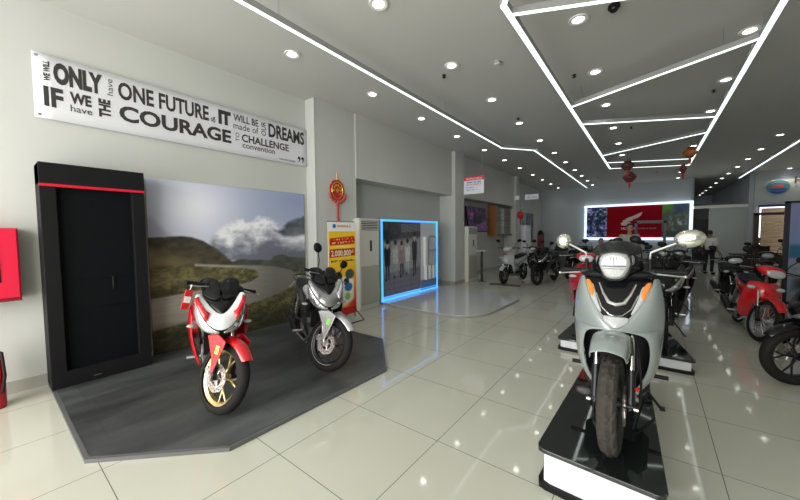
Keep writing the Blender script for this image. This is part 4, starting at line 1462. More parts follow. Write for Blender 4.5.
def floor_ac(x, y0, y1, h, label):
    root = empty('air_conditioner', (x, y0, 0))
    w_ = y1 - y0
    MB().bb((-.34, 0, 0), (0, w_, h)).build('body', acm, root, bevel=.015)
    mb = MB()
    mb.bb((0, .05, h - .24), (.004, w_ - .05, h - .04))
    mb.build('vent_opening', blackp, root)
    mb = MB()
    for k in range(6):
        mb.box((.008, w_ / 2, h - .225 + k * .034), (.014, w_ - .1, .016), None)
    mb.build('vent_louvre', acm, root)
    MB().bb((0, w_ * .52, h * .64), (.006, w_ * .6, h * .76)).build('control_slot', blackp, root)
    mb = MB()
    mb.bb((0, .03, .1), (.01, w_ - .03, h * .48))
    for k in range(22):
        mb.bb((.01, .05, .12 + k * (h * .48 - .14) / 22), (.013, w_ - .05, .12 + k * (h * .48 - .14) / 22 + .012))
    mb.build('intake_grille', mat('grille_grey', (.42, .42, .37), .5), root)
    MB().bb((-.32, .02, 0), (-.01, w_ - .02, .05)).build('foot', greyp, root)
    tag(root, label, 'air conditioner', 'standing air conditioners')


floor_ac(-4.5, 4.52, 5.1, 1.83, 'tall cream floor standing air conditioner between orange poster and blue framed display')
floor_ac(-4.42, 9.1, 9.75, 1.72, 'farther cream floor standing air conditioner beside the slim column')


# ------------------------------------------------------------------ poster stand by the column
def promo(s, t):
    c = base(s, (245, 200, 40))
    c = mixc(c, (226, 60, 22), np.clip((.55 - t) * 2.2, 0, 1) * np.clip(np.abs(s - .5) * 3, .3, 1))
    c = mixc(c, (250, 236, 120), np.exp(-(((s - .5) / .4) ** 2 + ((t - .72) / .1) ** 2)) * .8)
    c = mixc(c, (240, 240, 240), poly_mask(s, t, [(0, .9), (0, 1.1), (1, 1.1), (1, .9)], .004))
    c = mixc(c, (196, 30, 22), poly_mask(s, t, [(.04, .78), (.06, .83), (.94, .85), (.97, .80), (.94, .765), (.06, .755)], .006))
    tx = np.clip((vnoise(s * 26, np.floor(t * 62) * 3.3) - .45) * 8, 0, 1)
    c = mixc(c, (250, 226, 130), poly_mask(s, t, [(.1, .77), (.1, .785), (.9, .8), (.9, .785)], .003) * tx)
    c = mixc(c, (250, 226, 130), poly_mask(s, t, [(.1, .805), (.1, .82), (.9, .835), (.9, .82)], .003) * tx)
    c = mixc(c, (120, 40, 20), poly_mask(s, t, [(.08, .58), (.08, .6), (.92, .6), (.92, .58)], .003) * tx)
    c = mixc(c, (180, 22, 18), poly_mask(s, t, [(.03, .63), (.05, .715), (.96, .72), (.97, .64)], .006))
    c = mixc(c, (244, 238, 222), poly_mask(s, t, [(.3, .12), (.16, .36), (.5, .42), (.92, .38), (.9, .16), (.6, .1)], .02))
    for x, y, rx, ry, col in ((.33, .43, .13, .045, (38, 40, 44)), (.75, .44, .16, .05, (60, 92, 84)), (.62, .36, .1, .04, (34, 38, 44)), (.7, .3, .14, .045, (46, 110, 190)), (.66, .2, .1, .04, (150, 196, 120))):
        c = mixc(c, col, np.clip((1.1 - np.hypot((s - x) / rx, (t - y) / ry)) * 8, 0, 1))
    c = mixc(c, (214, 20, 26), poly_mask(s, t, [(0, -.1), (0, .1), (1, .07), (1, -.1)], .004))
    return c


root = empty('poster_stand', (-4.2, 3.5, 0))
PM = onwall(0, .02, .11)
print_sheet('poster', onwall(0, .0, .11), .62, 1.62, 60, 150, promo, vmat('poster_print', .4), root)
MB().bb((-.012, 0, .11), (-.004, .62, 1.73)).build('poster_back', paper_w, root)
mb = MB(onwall(0, 0, .11))
mb.text('HONDA 2', .2, 1.53, .5, 1.57, .004, bold=.02)
mb.build('poster_brand', mat('poster_red', (.7, .02, .02), .5), root)
MB(onwall(0, 0, .11)).disc(.035, 0, .004, 20, T((.13, 1.55, 0)) @ R(-90, 'X') @ R(180, 'X')).build('poster_globe', mat('globe_blue', (.03, .16, .45), .4), root)
mb = MB(onwall(0, 0, .11))
mb.text('2.000.000', .05, 1.04, .5, 1.14, .005, bold=.02)
mb.text('đ', .51, 1.08, .56, 1.14, .005, bold=.02)
mb.build('price_text', mat('poster_cream', (.9, .85, .6), .5), root)
mb = MB()
mb.tube([(-.02, .02, .03), (-.02, .02, 1.74)], .008, 8).tube([(-.02, .60, .03), (-.02, .60, 1.74)], .008, 8).tube([(-.02, 0, 1.735), (-.02, .62, 1.735)], .008, 8)
mb.build('stand_frame', darkmetal, root)
mb = MB()
for y in (.08, .54):
    mb.tube([(-.02, y, .25), (.2, y + .06 * (1 if y > .3 else -1), .008)], .008, 8).tube([(-.02, y, .25), (-.2, y, .008)], .008, 8)
mb.tube([(.2, .02, .008), (.2, .6, .008)], .008, 8)
mb.build('stand_feet', darkmetal, root)
tag(root, 'orange and yellow promotional poster stand behind the grey bike', 'poster stand')

# red fortune ornament
root = empty('fan_ornament', (-4.65, 4.1, 2.33))
red = mat('ornament_red', (.55, .02, .02), .45)
gold = mat('ornament_gold', (.75, .45, .1), .35, .6)
OM = onwall(0, 0, 0)
mb = MB(OM)
n = 40
mb.prism([(.175 * math.cos(a) * (1 + .03 * math.cos(9 * a)), .2 * math.sin(a) * (1 + .03 * math.cos(9 * a))) for a in [2 * PI * k / n for k in range(n)]], .014)
mb.build('disc', red, root)
mb = MB(OM)
mb.tube([(.13 * math.cos(a), .155 * math.sin(a), .018) for a in [2 * PI * k / 28 for k in range(28)]], .009, 6, closed=True)
for k in range(7):
    a = PI * (k - 1) / 5
    mb.ell((.085 * math.cos(a), .1 * math.sin(a), .02), (.022, .022, .008), nu=10, nv=6)
mb.box((0, 0, .022), (.07, .07, .01), R(45, 'Z'))
mb.build('gold_pattern', gold, root)
mb = MB(OM)
for k in range(9):
    a = PI + PI * k / 8
    mb.ell((.18 * math.cos(a), -.08 + .13 * math.sin(a), .03), (.035, .035, .02), nu=10, nv=6)
mb.build('flower', mat('flower_red', (.5, .08, .06), .5), root)
MB(OM).tube([(0, .2, .01), (0, .33, .008)], .006, 6).build('cord', gold, root)
MB(OM).tube([(0, -.2, .02), (0, -.27, .02), (0, -.29, .02), (0, -.58, .02)], [.014, .026, .014, .02], 10).build('tassel', red, root)
tag(root, 'round red and gold lucky ornament with tassel on the column', 'wall ornament')

# fire cabinet and extinguisher
root = empty('fire_hose_cabinet', (-4.88, -.34, .95))
redp = mat('fire_red', (.62, .01, .045), .35)
MB().bb((0, 0, 0), (.17, .56, .66)).build('body', redp, root, bevel=.006)
mb = MB()
mb.bb((.17, .01, .01), (.182, .55, .65))
d = mb.build('door', redp, root, bevel=.004)
MB().bb((.182, .1, .16), (.186, .44, .52)).build('door_glass', blackg, d)
MB().bb((.0, .0, -.02), (.19, .56, 0)).build('bottom_rail', mat('dark_red', (.2, .005, .01), .4), root)
tag(root, 'red fire hose cabinet with dark glass on the left wall', 'fire hose cabinet')
root = empty('fire_extinguisher', (-4.6, .0, 0))
MB().lathe([(.001, 0), (.08, .0), (.085, .02), (.085, .42), (.07, .47), (.03, .5), (.001, .5)], 28, R(90, 'X') @ R(0, 'X')).build('cylinder', mat('extinguisher_red', (.45, .01, .015), .3), root)
MB().bb((-.02, -.02, .5), (.02, .02, .55)).bb((-.02, -.02, .55), (.1, .02, .57)).build('valve', blackp, root)
MB().tube([(0, .02, .53), (.06, .07, .5), (.09, .08, .3), (.09, .06, .15)], .011, 8).build('hose', blackp, root)
tag(root, 'dark red fire extinguisher on the floor beneath the fire hose cabinet', 'fire extinguisher')


# ------------------------------------------------------------------ things along the left wall further back
root = empty('television', (-4.92, 9.85, 1.55))
TM = T((.12, 0, 0)) @ R(-8, 'Y') @ R(0, 'X')
mb = MB(TM)
mb.bb((0, 0, 0), (.05, 1.6, .86))
mb.build('casing', blackp, root, bevel=.008)


def tvpic(s, t):
    n = fbm(s * 6, t * 5)
    c = base(s, (34, 24, 44))
    c = mixc(c, (92, 44, 92), np.clip(n * 2 - .7, 0, 1) * .8)
    c = mixc(c, (150, 80, 110), np.exp(-(((s - .25) / .12) ** 2 + ((t - .7) / .1) ** 2)) * .7)
    c = mixc(c, (96, 82, 150), poly_mask(s, t, [(.1, .5), (.55, .56), (.55, .59), (.1, .53)], .01) * .7)
    return c


print_sheet('screen', TM @ onwall(.052, .02, .02), 1.56, .82, 40, 24, tvpic, vmat('screen_picture', .25, glow=.5, spec=.2), root)
MB().bb((-.0, .5, .3), (.14, 1.1, .6)).build('wall_bracket', darkmetal, root)
tag(root, 'tilted wall television with purple picture beyond the slim column', 'television')


def case_pic(s, t):
    n = fbm(s * 11, t * 9)
    c = base(s, (112, 114, 110))
    c = mixc(c, (205, 210, 222), poly_mask(s, t, [(.32, .05), (.32, .95), (.5, .95), (.5, .05)], .02) * .9)
    c = mixc(c, (140, 140, 90), np.clip(n * 2.5 - 1, 0, 1) * .6)
    c = mixc(c, (50, 50, 50), np.clip(1 - np.abs(np.sin(t * 12)) * 5, 0, 1) * .7)
    return c


root = empty('wall_display_case', (-5.04, 12.05, 1.4))
wood = mat('brown_wood', (.30, .12, .04), .4, mott=.2, bscale=12)
MB().bb((0, 0, 0), (.35, .04, 1.17)).build('wooden_side', wood, root)
MB().bb((0, 2.05, 0), (.35, 2.1, 1.17)).bb((0, .04, 1.12), (.35, 2.1, 1.17)).bb((0, .04, 0), (.35, 2.1, .05)).bb((0, .03, .03), (.02, 2.07, 1.14)).build('case_frame', mat('case_grey_brown', (.13, .10, .075), .5), root)
print_sheet('leaflets', onwall(.27, .04, .03), 2.02, 1.11, 50, 30, case_pic, vmat('leaflet_print', .4), root)
mb = MB()
for z in (.4, .76):
    mb.bb((.275, .04, z), (.34, 2.06, z + .012))
mb.build('shelf', mat('shelf_glass', (.5, .55, .5), .1), root)
tag(root, 'brown wooden wall case holding leaflets, right of the tilted television', 'display case')

root = empty('sign_post', (-4.2, 9.6, 0))
MB().cyl((0, 0, 0), (0, 0, .012), .13, 24).build('base', darkmetal, root)
MB().cyl((0, 0, .01), (0, 0, .95), .035, 16).build('pole', darkmetal, root)
MB().bb((-.16, -.1, .95), (.16, .1, .965)).build('tray', white_paint, root)
tag(root, 'dark post with small white tray beside the farther air conditioner', 'stand')
root = empty('router_box', (-4.75, 9.95, 0))
MB().bb((-.08, -.1, 0), (.08, .1, .22)).build('case', blackp, root)
MB().tube([(0, 0, .22), (.03, -.05, .3), (.02, -.1, .1), (.04, -.16, .01)], .006, 6).build('cable', blackp, root)
tag(root, 'small black device with cable on the floor under the television', 'device')


def hung_sign(name, x0, x1, y, z0, z1, parts, label, wires):
    root = empty(name, ((x0 + x1) / 2, y, z0))
    w_ = x1 - x0
    h_ = z1 - z0
    MB().bb((-w_ / 2, -.01, 0), (w_ / 2, .01, h_)).build('board', mat('sign_paper', (.80, .82, .88), .4), root)
    for nm, txt, a, b, c, d, m_, bo in parts:
        if txt is None:
            MB().bb((-w_ / 2 + a * w_, -.014, b * h_), (-w_ / 2 + c * w_, -.0105, d * h_)).build(nm, m_, root)
        else:
            MB(facing(-w_ / 2, -.017, 0)).text(txt, a * w_, b * h_, c * w_, d * h_, 0, bold=bo).build(nm, m_, root)
    for wx in wires:
        MB().cyl((wx * w_, 0, h_), (wx * w_, 0, CZ - z0), .004, 6).build('wire', steel, root)
    tag(root, label, 'hanging sign')


sred = mat('sign_red', (.75, .05, .09), .5)
sblue = mat('sign_blue', (.10, .14, .5), .5)
hung_sign('hanging_sign', -4.26, -3.66, 8.5, 2.61, 3.09, [('red_header', None, 0, .78, 1, 1, sred, 0), ('header_text', 'THÔNG BÁO', .1, .83, .9, .95, paper_w, .02), ('notice_text', '----- -- ---', .15, .64, .85, .7, sblue, .02), ('notice_text', 'ww ww wwww w', .12, .5, .88, .58, sred, .01), ('notice_text', 'wwwww  ---', .1, .34, .7, .4, sblue, .0), ('notice_text', 'www ww  ----', .1, .2, .75, .26, sblue, .0)], 'hanging white notice with red header left of the downlight rows', [.42])
hung_sign('hanging_sign', -3.62, -3.16, 12.0, 2.68, 2.86, [('sign_text', 'LỄ TÂN', .15, .3, .85, .7, sblue, .01)], 'small wide white sign hanging ahead of the back wall', [-.4, .4])
hung_sign('hanging_sign', -3.98, -3.83, 12.0, 2.7, 2.84, [], 'tiny white square sign hanging beside the small wide sign', [0])

# red lantern on third column
root = empty('paper_lantern', (-4.4, 14.0, 2.25))
MB().ell((0, 0, 0), (.13, .13, .18), nu=14, nv=8).build('lantern_body', red, root)
MB().cyl((0, 0, .17), (0, 0, .26), .05, 10).build('cap', mat('lantern_green', (.05, .35, .22), .5), root)
MB().tube([(0, 0, -.17), (0, 0, -.42)], [.025, .015], 8).build('tassel', red, root)
MB().cyl((0, 0, .26), (0, 0, CZ - 2.25), .006, 6).build('cord', mat('cord_green', (.05, .3, .2), .6), root)
tag(root, 'red lantern with green cap hanging before the far left column', 'lantern')


def alc_pic(s, t):
    n = fbm(s * 7, t * 7)
    c = base(s, (120, 130, 140))
    c = mixc(c, (44, 54, 66), np.clip(n * 3 - 1.1, 0, 1))
    return mixc(c, (180, 186, 192), poly_mask(s, t, [(0, .6), (0, 1.1), (.4, 1.1), (.3, .7)], .05) * .6)


root = empty('wall_poster', (-5.03, 16.2, 1.0))
print_sheet('poster_print', onwall(.012, 0, 0), 1.9, 1.5, 30, 24, alc_pic, vmat('grey_poster_print', .4), root)
MB().bb((0, 0, 0), (.01, 1.9, 1.5)).build('poster_board', greyp, root)
tag(root, 'grey blue wall poster in the far left alcove', 'poster')
root = empty('cupboard', (-4.75, 15.4, 0))
MB().bb((-.25, -.45, 0), (.25, .45, 1.85)).build('body', white_paint, root, bevel=.01)
MB().bb((.25, -.43, .05), (.262, -.01, 1.8)).build('door', white_paint, root)
MB().bb((.25, .01, .05), (.262, .43, 1.8)).build('door', white_paint, root)
tag(root, 'tall white cupboard below the far left lantern', 'cupboard')
root = empty('standing_board', (-4.4, 17.2, 0))
MB().bb((-.16, -.02, .3), (.16, .02, 1.5)).build('board', mat('board_red', (.16, .02, .02), .5), root)
MB().bb((-.12, -.04, .1), (.12, .04, .3)).bb((-.2, -.15, 0), (.2, .15, .1)).build('foot', blackp, root)
MB().ell((.0, -.05, 1.5), (.12, .06, .12), nu=12, nv=8).build('dark_top', blackp, root)
tag(root, 'narrow dark red standing board near the left end of the back wall', 'board')

# ------------------------------------------------------------------ back wall screen
root = empty('wall_screen', (-2.84, YB - .02, 1.1))


def collage(s, t):
    n = fbm(s * 9, t * 13)
    n2 = vnoise(np.floor(s * 4) * 3.7 + 2, np.floor(t * 7) * 5.1)
    c = mixc(base(s, (34, 40, 62)), (104, 118, 190), np.clip(n2 * 1.6 - .3, 0, 1) * np.clip(n * 3 - .9, 0, 1))
    c = mixc(c, (176, 182, 200), np.clip(n * 4 - 2.2, 0, 1))
    return c


def bikepic(s, t):
    n = fbm(s * 10, t * 10)
    c = base(s, (74, 84, 76))
    c = mixc(c, (70, 130, 30), poly_mask(s, t, [(0, .75), (0, 1.1), (.5, 1.1), (.3, .85)], .1))
    c = mixc(c, (60, 74, 96), poly_mask(s, t, [(.45, .7), (.45, 1.1), (1, 1.1), (1, .8)], .08))
    c = mixc(c, (160, 168, 176), np.clip(n * 4 - 1.9, 0, 1) * np.exp(-(((s - .55) / .35) ** 2 + ((t - .45) / .28) ** 2)))
    c = mixc(c, (50, 58, 56), np.clip(.25 - t, 0, .1) * 8)
    return c


glow = mat('white_frame_glow', (.9, .95, 1), .5, emit=(.72, .86, 1.0), es=FRAME_ES)
mb = MB()
mb.bb((0, -.12, 1.68), (4.28, 0, 1.78)).bb((0, -.12, 0), (4.28, 0, .12)).bb((0, -.12, .1), (.1, 0, 1.7)).bb((4.16, -.12, .1), (4.28, 0, 1.7))
mb.build('glowing_frame', glow, root)
MB().bb((.1, -.04, .12), (4.16, 0, 1.68)).build('screen_board', mat('screen_red', (.36, .002, .012), .6, spec=.1), root)
print_sheet('photo_collage', facing(.1, -.045, .12), .9, 1.56, 50, 80, collage, vmat('collage_print', .6, glow=.25, spec=.15), root)
print_sheet('bike_photo', facing(3.2, -.045, .12), .96, 1.56, 50, 70, bikepic, vmat('bike_photo_print', .6, glow=.25, spec=.15), root)
wing = mat('wing_white', (.80, .55, .60), .4)
mb = MB(facing(0, -.05, 0))
WING = [(1.62, .72), (1.6, .84), (1.7, .9), (1.66, .96), (1.78, 1.0), (1.82, 1.06), (2.1, 1.18), (2.45, 1.36), (2.4, 1.2), (2.28, 1.08), (2.1, 1.02), (2.05, .94), (1.9, .92), (2.02, .84), (1.88, .8), (1.96, .73), (1.8, .71)]
for k in range(3):
    y = .02 * k
mb.prism(WING, .01)
mb.build('wing_emblem', wing, root)
MB(facing(0, -.06, 0)).text('HONDA', 1.62, .5, 2.2, .62, 0, bold=.04).build('brand_lettering', wing, root)
MB(facing(0, -.06, 0)).text('POWER OF DREAMS', 2.3, .52, 3.0, .6, 0, bold=.01).build('slogan_lettering', mat('wing_dim', (.5, .2, .2), .4), root)
tag(root, 'wide red wall screen with wing emblem inside a glowing white frame', 'screen')

# rack table before the screen
root = empty('metal_rack', (-.05, 13, 0))
mb = MB()
for x in (-.36, .36):
    for y in (-.3, .3):
        mb.bb((x - .03, y - .03, 0), (x + .03, y + .03, 1.84))
mb.bb((-.39, -.33, 1.78), (.39, .33, 1.84)).bb((-.39, -.33, .9), (.39, -.29, .94))
mb.build('frame', darkmetal, root)
MB().bb((-.4, -.34, 1.84), (.4, .34, 1.86)).build('top_board', greyp, root)
tag(root, 'dark four legged metal rack in front of the red wall screen', 'rack')

# ------------------------------------------------------------------ hanging lanterns
def lantern(x, y, z, h, w_, m_, label, two=False):
    root = empty('hanging_lantern', (x, y, z))
    mb = MB()
    n = 18
    prof = []
    for k in range(9):
        t = k / 8
        prof.append((w_ * (.55 + .45 * math.sin(PI * t)) if 0 < t < 1 else w_ * .5, h * t))
    mb.lathe([(r, -q) for r, q in prof][::-1], n, R(90, 'X') @ Matrix.Scale(-1, 4, (0, 1, 0)))
    mb.v = [Vector((p[0], p[1], abs(p[2]))) for p in mb.v]
    mb.build('lantern_body', m_, root)
    mb = MB()
    for k in range(6):
        a = 2 * PI * k / 6
        mb.tube([(math.cos(a) * w_ * .5, math.sin(a) * w_ * .5, 0), (math.cos(a) * w_ * 1.02, math.sin(a) * w_ * 1.02, h * .5), (math.cos(a) * w_ * .5, math.sin(a) * w_ * .5, h)], .008, 5)
    mb.cyl((0, 0, -.03), (0, 0, 0), w_ * .5, 12).cyl((0, 0, h), (0, 0, h + .03), w_ * .5, 12)
    mb.build('ribs', mat('lantern_frame', (.10, .03, .03), .5), root)
    mb = MB()
    mb.tube([(0, 0, -.03), (0, 0, -.1), (0, 0, -.2)], [.02, .03, .015], 8)
    mb.build('tassel', red, root)
    MB().cyl((0, 0, h + .03), (0, 0, CZ - z), .004, 6).build('cord', blackp, root)
    tag(root, label, 'lantern', 'hanging lanterns')


lred = mat('lantern_red', (.14, .03, .035), .5, mott=.4, bscale=14)
lantern(-.6, 11.4, 3.3, .2, .17, mat('lantern_maroon', (.10, .04, .04), .5), 'dark maroon lantern, upper of the two left of the frame end')
lantern(-.57, 11.95, 3.02, .24, .17, lred, 'dappled red lantern, lower of the two left of the frame end')
lantern(.74, 11.5, 3.48, .2, .15, mat('lantern_orange', (.42, .13, .03), .5), 'orange lantern close to the right end of the light frame')
lantern(.69, 13.0, 3.28, .2, .09, lred, 'small dark red lantern below the right end of the light frame')

# ------------------------------------------------------------------ right side: emblem, shop front, blinds, poster
root = empty('round_emblem', (3.87, 19.298, 3.22))
EM = facing(0, 0, 0)
oval = lambda a, b, n=36: [(a * math.cos(2 * PI * k / n), b * math.sin(2 * PI * k / n)) for k in range(n)]
MB(EM).prism(oval(.31, .27), .03).build('globe_board', mat('emblem_teal', (.07, .20, .27), .4), root)
MB(T((0, -.031, -.07)) @ EM).prism([(.22 * math.cos(a), .19 * math.sin(a)) for a in [PI + PI * k / 16 for k in range(17)]], .006).build('lower_globe', mat('emblem_blue', (.01, .06, .36), .4), root)
MB(T((0, -.035, 0)) @ EM).tube([(.34 * math.cos(a), .16 * math.sin(a), 0) for a in [2 * PI * k / 40 for k in range(40)]], .008, 6, closed=True).build('orbit_ring', mat('emblem_grey', (.25, .35, .4), .4), root)
MB(T((0, -.042, 0)) @ EM).text('HTH', -.16, -.05, .14, .08, 0, bold=.06).build('emblem_lettering', mat('emblem_red', (.7, .08, .02), .4), root)
tag(root, 'oval blue globe emblem with red letters on the right front wall', 'emblem')
root = empty('sign_letter', (4.29, 19.28, 3.3))
MB(EM).text('H', 0, .02, .2, .26, 0, bold=.03).build('large_letter', ink, root)
MB(EM).text('C', .02, -.14, .1, -.04, 0, bold=.01).build('small_letter', ink, root)
tag(root, 'black wall lettering beginning with H right of the globe emblem', 'sign')
root = empty('window_frame_light', (3.36, 19.29, 0))
MB().bb((0, -.08, 2.45), (1.64, 0, 2.53)).build('blue_rail', mat('blue_rail', (.02, .05, .22), .4), root)
MB().bb((.05, -.05, 2.4), (1.64, -.02, 2.44)).bb((.05, -.05, 0.9), (.085, -.02, 2.4)).build('light_strip', mat('strip_white', (.9, .9, .95), .5, emit=(.8, .85, 1), es=2.2), root)
tag(root, 'blue rail and white light strip around the right shop opening', 'light strip')
root = empty('slatted_screen', (3.4, 19.9, 0))
sl = mat('slat_wood', (.30, .2, .11), .5)
mb = MB()
for k in range(16):
    mb.bb((0, 0, .1 + k * .155), (1.6, .04, .1 + k * .155 + .1))
mb.build('slats', sl, root)
MB().bb((0, .04, 0), (.06, .1, 2.6)).bb((1.54, .04, 0), (1.6, .1, 2.6)).build('upright', darkmetal, root)
tag(root, 'brown horizontal slatted screen inside the right shop opening', 'slatted screen')
l = bpy.data.lights.new('shop_lamp', 'AREA'); l.energy = 12; l.size = 1.2; l.color = (1, .85, .6)
lo = bpy.data.objects.new('shop_lamp', l); lo.location = (4.3, 19.6, 3.5); COL.objects.link(lo)


def beach(s, t):
    n = fbm(s * 5, t * 6)
    c = base(s, (112, 118, 160))
    c = mixc(c, (90, 130, 180), np.clip((.8 - t) * 2, 0, 1))
    c = mixc(c, (24, 84, 116), poly_mask(s, t, [(0, .44), (0, .58), (1, .58), (1, .44)], .02))
    c = mixc(c, (120, 128, 140), poly_mask(s, t, [(0, -.1), (0, .44), (1, .46), (1, -.1)], .02))
    c = mixc(c, (30, 32, 38), np.clip(n * 4 - 1.7, 0, 1) * poly_mask(s, t, [(.05, .0), (.1, .45), (.9, .5), (1, .0)], .05))
    return c


root = empty('large_poster_stand', (1.83, 8.5, 0))
print_sheet('beach_print', facing(.03, -.03, .3), 1.1, 1.68, 40, 60, beach, vmat('beach_print', .3), root)
mb = MB()
mb.bb((-.03, -.02, .02), (.03, .02, 2.02)).bb((1.12, -.02, .02), (1.18, .02, 2.02)).bb((-.03, -.02, 1.98), (1.18, .02, 2.02)).bb((-.03, -.02, .24), (1.18, .02, .3)).bb((0, -.015, .3), (1.15, .01, 1.98))
mb.build('frame', darkmetal, root)
MB().bb((-.03, -.25, 0), (.03, .25, .03)).build('foot', darkmetal, root)
MB().bb((1.12, -.25, 0), (1.18, .25, .03)).build('foot', darkmetal, root)
tag(root, 'framed poster stand with blue sky and sea at the right edge', 'poster stand')
root = empty('door_frame_post', (2.35, 13.6, 0))
MB().bb((-.05, -.05, 0), (.05, .05, 2.0)).bb((-.05, -.05, 1.95), (1.4, .05, 2.02)).build('frame', mat('brown_frame', (.05, .02, .015), .5), root)
tag(root, 'dark brown post and rail before the slatted screen', 'frame')

# ------------------------------------------------------------------ plinths for bikes
pg = mat('plinth_black_glass', (.010, .014, .013), .04, coat=1)
pw = mat('plinth_white', (.72, .74, .77), .25)


def plinth(fl, fr, bl, br, h, label):
    cx = sum(p[0] for p in (fl, fr, bl, br)) / 4
    cy = sum(p[1] for p in (fl, fr, bl, br)) / 4
    root = empty('display_plinth', (cx, cy, 0))

    def ring(g, r=.05):
        out = []
        pts = [fl, fr, br, bl]
        for i, p in enumerate(pts):
            a, b = pts[i - 1], pts[(i + 1) % 4]
            p = Vector(p); a = (Vector(a) - p).normalized(); b = (Vector(b) - p).normalized()
            c = p + (-(a + b)).normalized() * g * 1.3
            for t in (0, .5, 1):
                q = c + a * r * (1 - t) ** 2 + b * r * t ** 2
                out.append((q.x - cx, q.y - cy))
        return out
    MB().prism(ring(-.005), .035).build('base_rail', blackp, root)
    MB(T((0, 0, .035))).prism(ring(-.03), h - .035 - .028).build('white_side', pw, root)
    MB(T((0, 0, h - .028))).prism(ring(0), .028).build('black_top', pg, root, bevel=.006)
    tag(root, label, 'plinth', 'bike plinths')


plinth((-.52, 1.98), (.1, 1.95), (-.47, 4.0), (-.02, 4.0), .25, 'black topped white plinth carrying the large grey scooter')
pg2 = pg
plinth((-.95, 4.55), (.41, 4.53), (-.86, 6.3), (.08, 6.4), .16, 'wider black topped plinth behind the large grey scooter')

# ------------------------------------------------------------------ BIKES
hero_scooter((-.156, 2.2), -88, -4, 'large pale grey scooter with chrome mirrors painted with cream reflections on the nearest black plinth', .253)
red_m = mat('bike_red', (.60, .006, .012), .18, coat=1)
wht_m = mat('bike_white', (.74, .75, .76), .18, coat=1)
gold_r = mat('gold_rim', (.62, .48, .22), .3, .8)
sil_m = mat('bike_silver', (.28, .28, .28), .25, .6, coat=.6)
sil2 = mat('bike_light_silver', (.55, .56, .57), .25, .5, coat=.6)
dk_m = mat('bike_dark_grey', (.02, .02, .022), .2, spec=.3, coat=.4)
dred = mat('bike_dark_red', (.33, .004, .012), .2, coat=1)
bk_m = mat('bike_black', (.006, .006, .007), .18, spec=.3, coat=.3)
sport_bike((-2.82, 1.16), -20, 32, 'red and white sport motorbike with gold wheels in front of the mural', mask=wht_m, side=red_m, fend=red_m, rimm=gold_r, wz=.05, accent=red_m, mirrors=False, tagm=(red_m,))
sport_bike((-2.76, 2.24), -24, 38, 'grey and silver sport motorbike with black wheels beside the poster stand', stripe=True, mask=sil_m, side=dk_m, fend=sil2, rimm=darkmetal, wz=.05, accent=sil2, mirrors=True, forkm=steel)
city_scooter((-.72, 4.85), -92, 5, 'dark red scooter on the second plinth, left of its pair', dred, z=.163, lean=0)
sport_bike((.12, 4.85), -90, -5, 'black motorbike on the second plinth, right of its pair', mask=bk_m, side=dk_m, fend=bk_m, wz=.163, lean=0, stickers=False)
cub_bike((1.2, 6.5), -88, 18, 'bright red motorbike with spoked front wheel on the right', red_m, lean=-6)
sport_bike((1.15, 4.85), -163, 8, 'black motorbike cut by the right edge of the photo', mask=bk_m, side=bk_m, fend=bk_m, lean=2, stickers=False, mirrors=False)
cub_bike((1.36, 8.9), -88, -5, 'black motorbike with chrome trim behind the bright red one', bk_m, lean=2, wire=False, dark=1)
# left rear group
lgrey = mat('bike_pale_grey', (.36, .37, .38), .25, coat=.7)
city_scooter((-3.36, 9.26), -97, 2, 'pale grey scooter standing on a wooden board near the left wall', lgrey, z=.03, panel=mat('panel_red', (.3, .02, .04), .3))
o = MB().bb((-.5, -.1, 0), (.35, .14, .028)).build('wooden_board', mat('board_wood', (.10, .075, .05), .5))
o.location = (-3.25, 9.2, 0)
tag(o, 'thin wooden board under the wheel of the pale grey scooter', 'board')
LG = [(sport_bike, (-2.6, 9.8), -98, 'black sport motorbike standing just right of the pale grey scooter'), (cub_bike, (-3.25, 11.7), -84, 'black motorbike standing directly behind the pale grey scooter'), (city_scooter, (-2.1, 11.6), -104, 'black scooter at the inner end of the left rear group')]
for fn, p, h, lab in LG:
    if fn is sport_bike:
        fn(p, h, -10, lab, mask=bk_m, side=dk_m, fend=bk_m, stickers=False, group='bikes at the left rear')
    elif fn is cub_bike:
        fn(p, h, 8, lab, bk_m, wire=False, dark=1, group='bikes at the left rear')
    else:
        fn(p, h, 5, lab, bk_m, group='bikes at the left rear')
# centre rear rows
CR = [((-.95, 7.3), 's', dk_m, 'dark grey scooter left in the first row behind the second plinth'), ((-.25, 7.4), 'c', bk_m, 'black motorbike in the middle of the first row behind the second plinth'), ((.36, 7.5), 'p', dk_m, 'dark sport motorbike right in the first row behind the second plinth'),
      ((-1.2, 9.3), 'p', bk_m, 'black sport motorbike left in the second row behind the second plinth'), ((-.5, 9.4), 's', lgrey, 'pale grey scooter in the second row behind the second plinth'), ((.25, 9.5), 's', dk_m, 'dark scooter right in the second row behind the second plinth'),
      ((-1.3, 11.6), 's', wht_m, 'white scooter in the third row behind the second plinth'), ((.62, 11.1), 'c', bk_m, 'black motorbike in the third row behind the second plinth')]
for p, k, m_, lab in CR:
    hd = -90 + random.uniform(-5, 5)
    if k == 's':
        city_scooter(p, hd, random.uniform(-8, 8), lab, m_, group='rear rows of bikes')
    elif k == 'c':
        cub_bike(p, hd, random.uniform(-8, 8), lab, m_, wire=False, dark=1, group='rear rows of bikes')
    else:
        sport_bike(p, hd, random.uniform(-8, 8), lab, mask=m_, side=m_, fend=m_, stickers=False, group='rear rows of bikes')
RR = [((2.15, 11.0), 'c', bk_m, 'black motorbike behind the chrome trimmed one on the right'), ((2.95, 12.2), 's', dk_m, 'dark scooter at the far end of the right row')]
for p, k, m_, lab in RR:
    (cub_bike if k == 'c' else city_scooter)(p, -95, 5, lab, m_, group='right row of bikes')

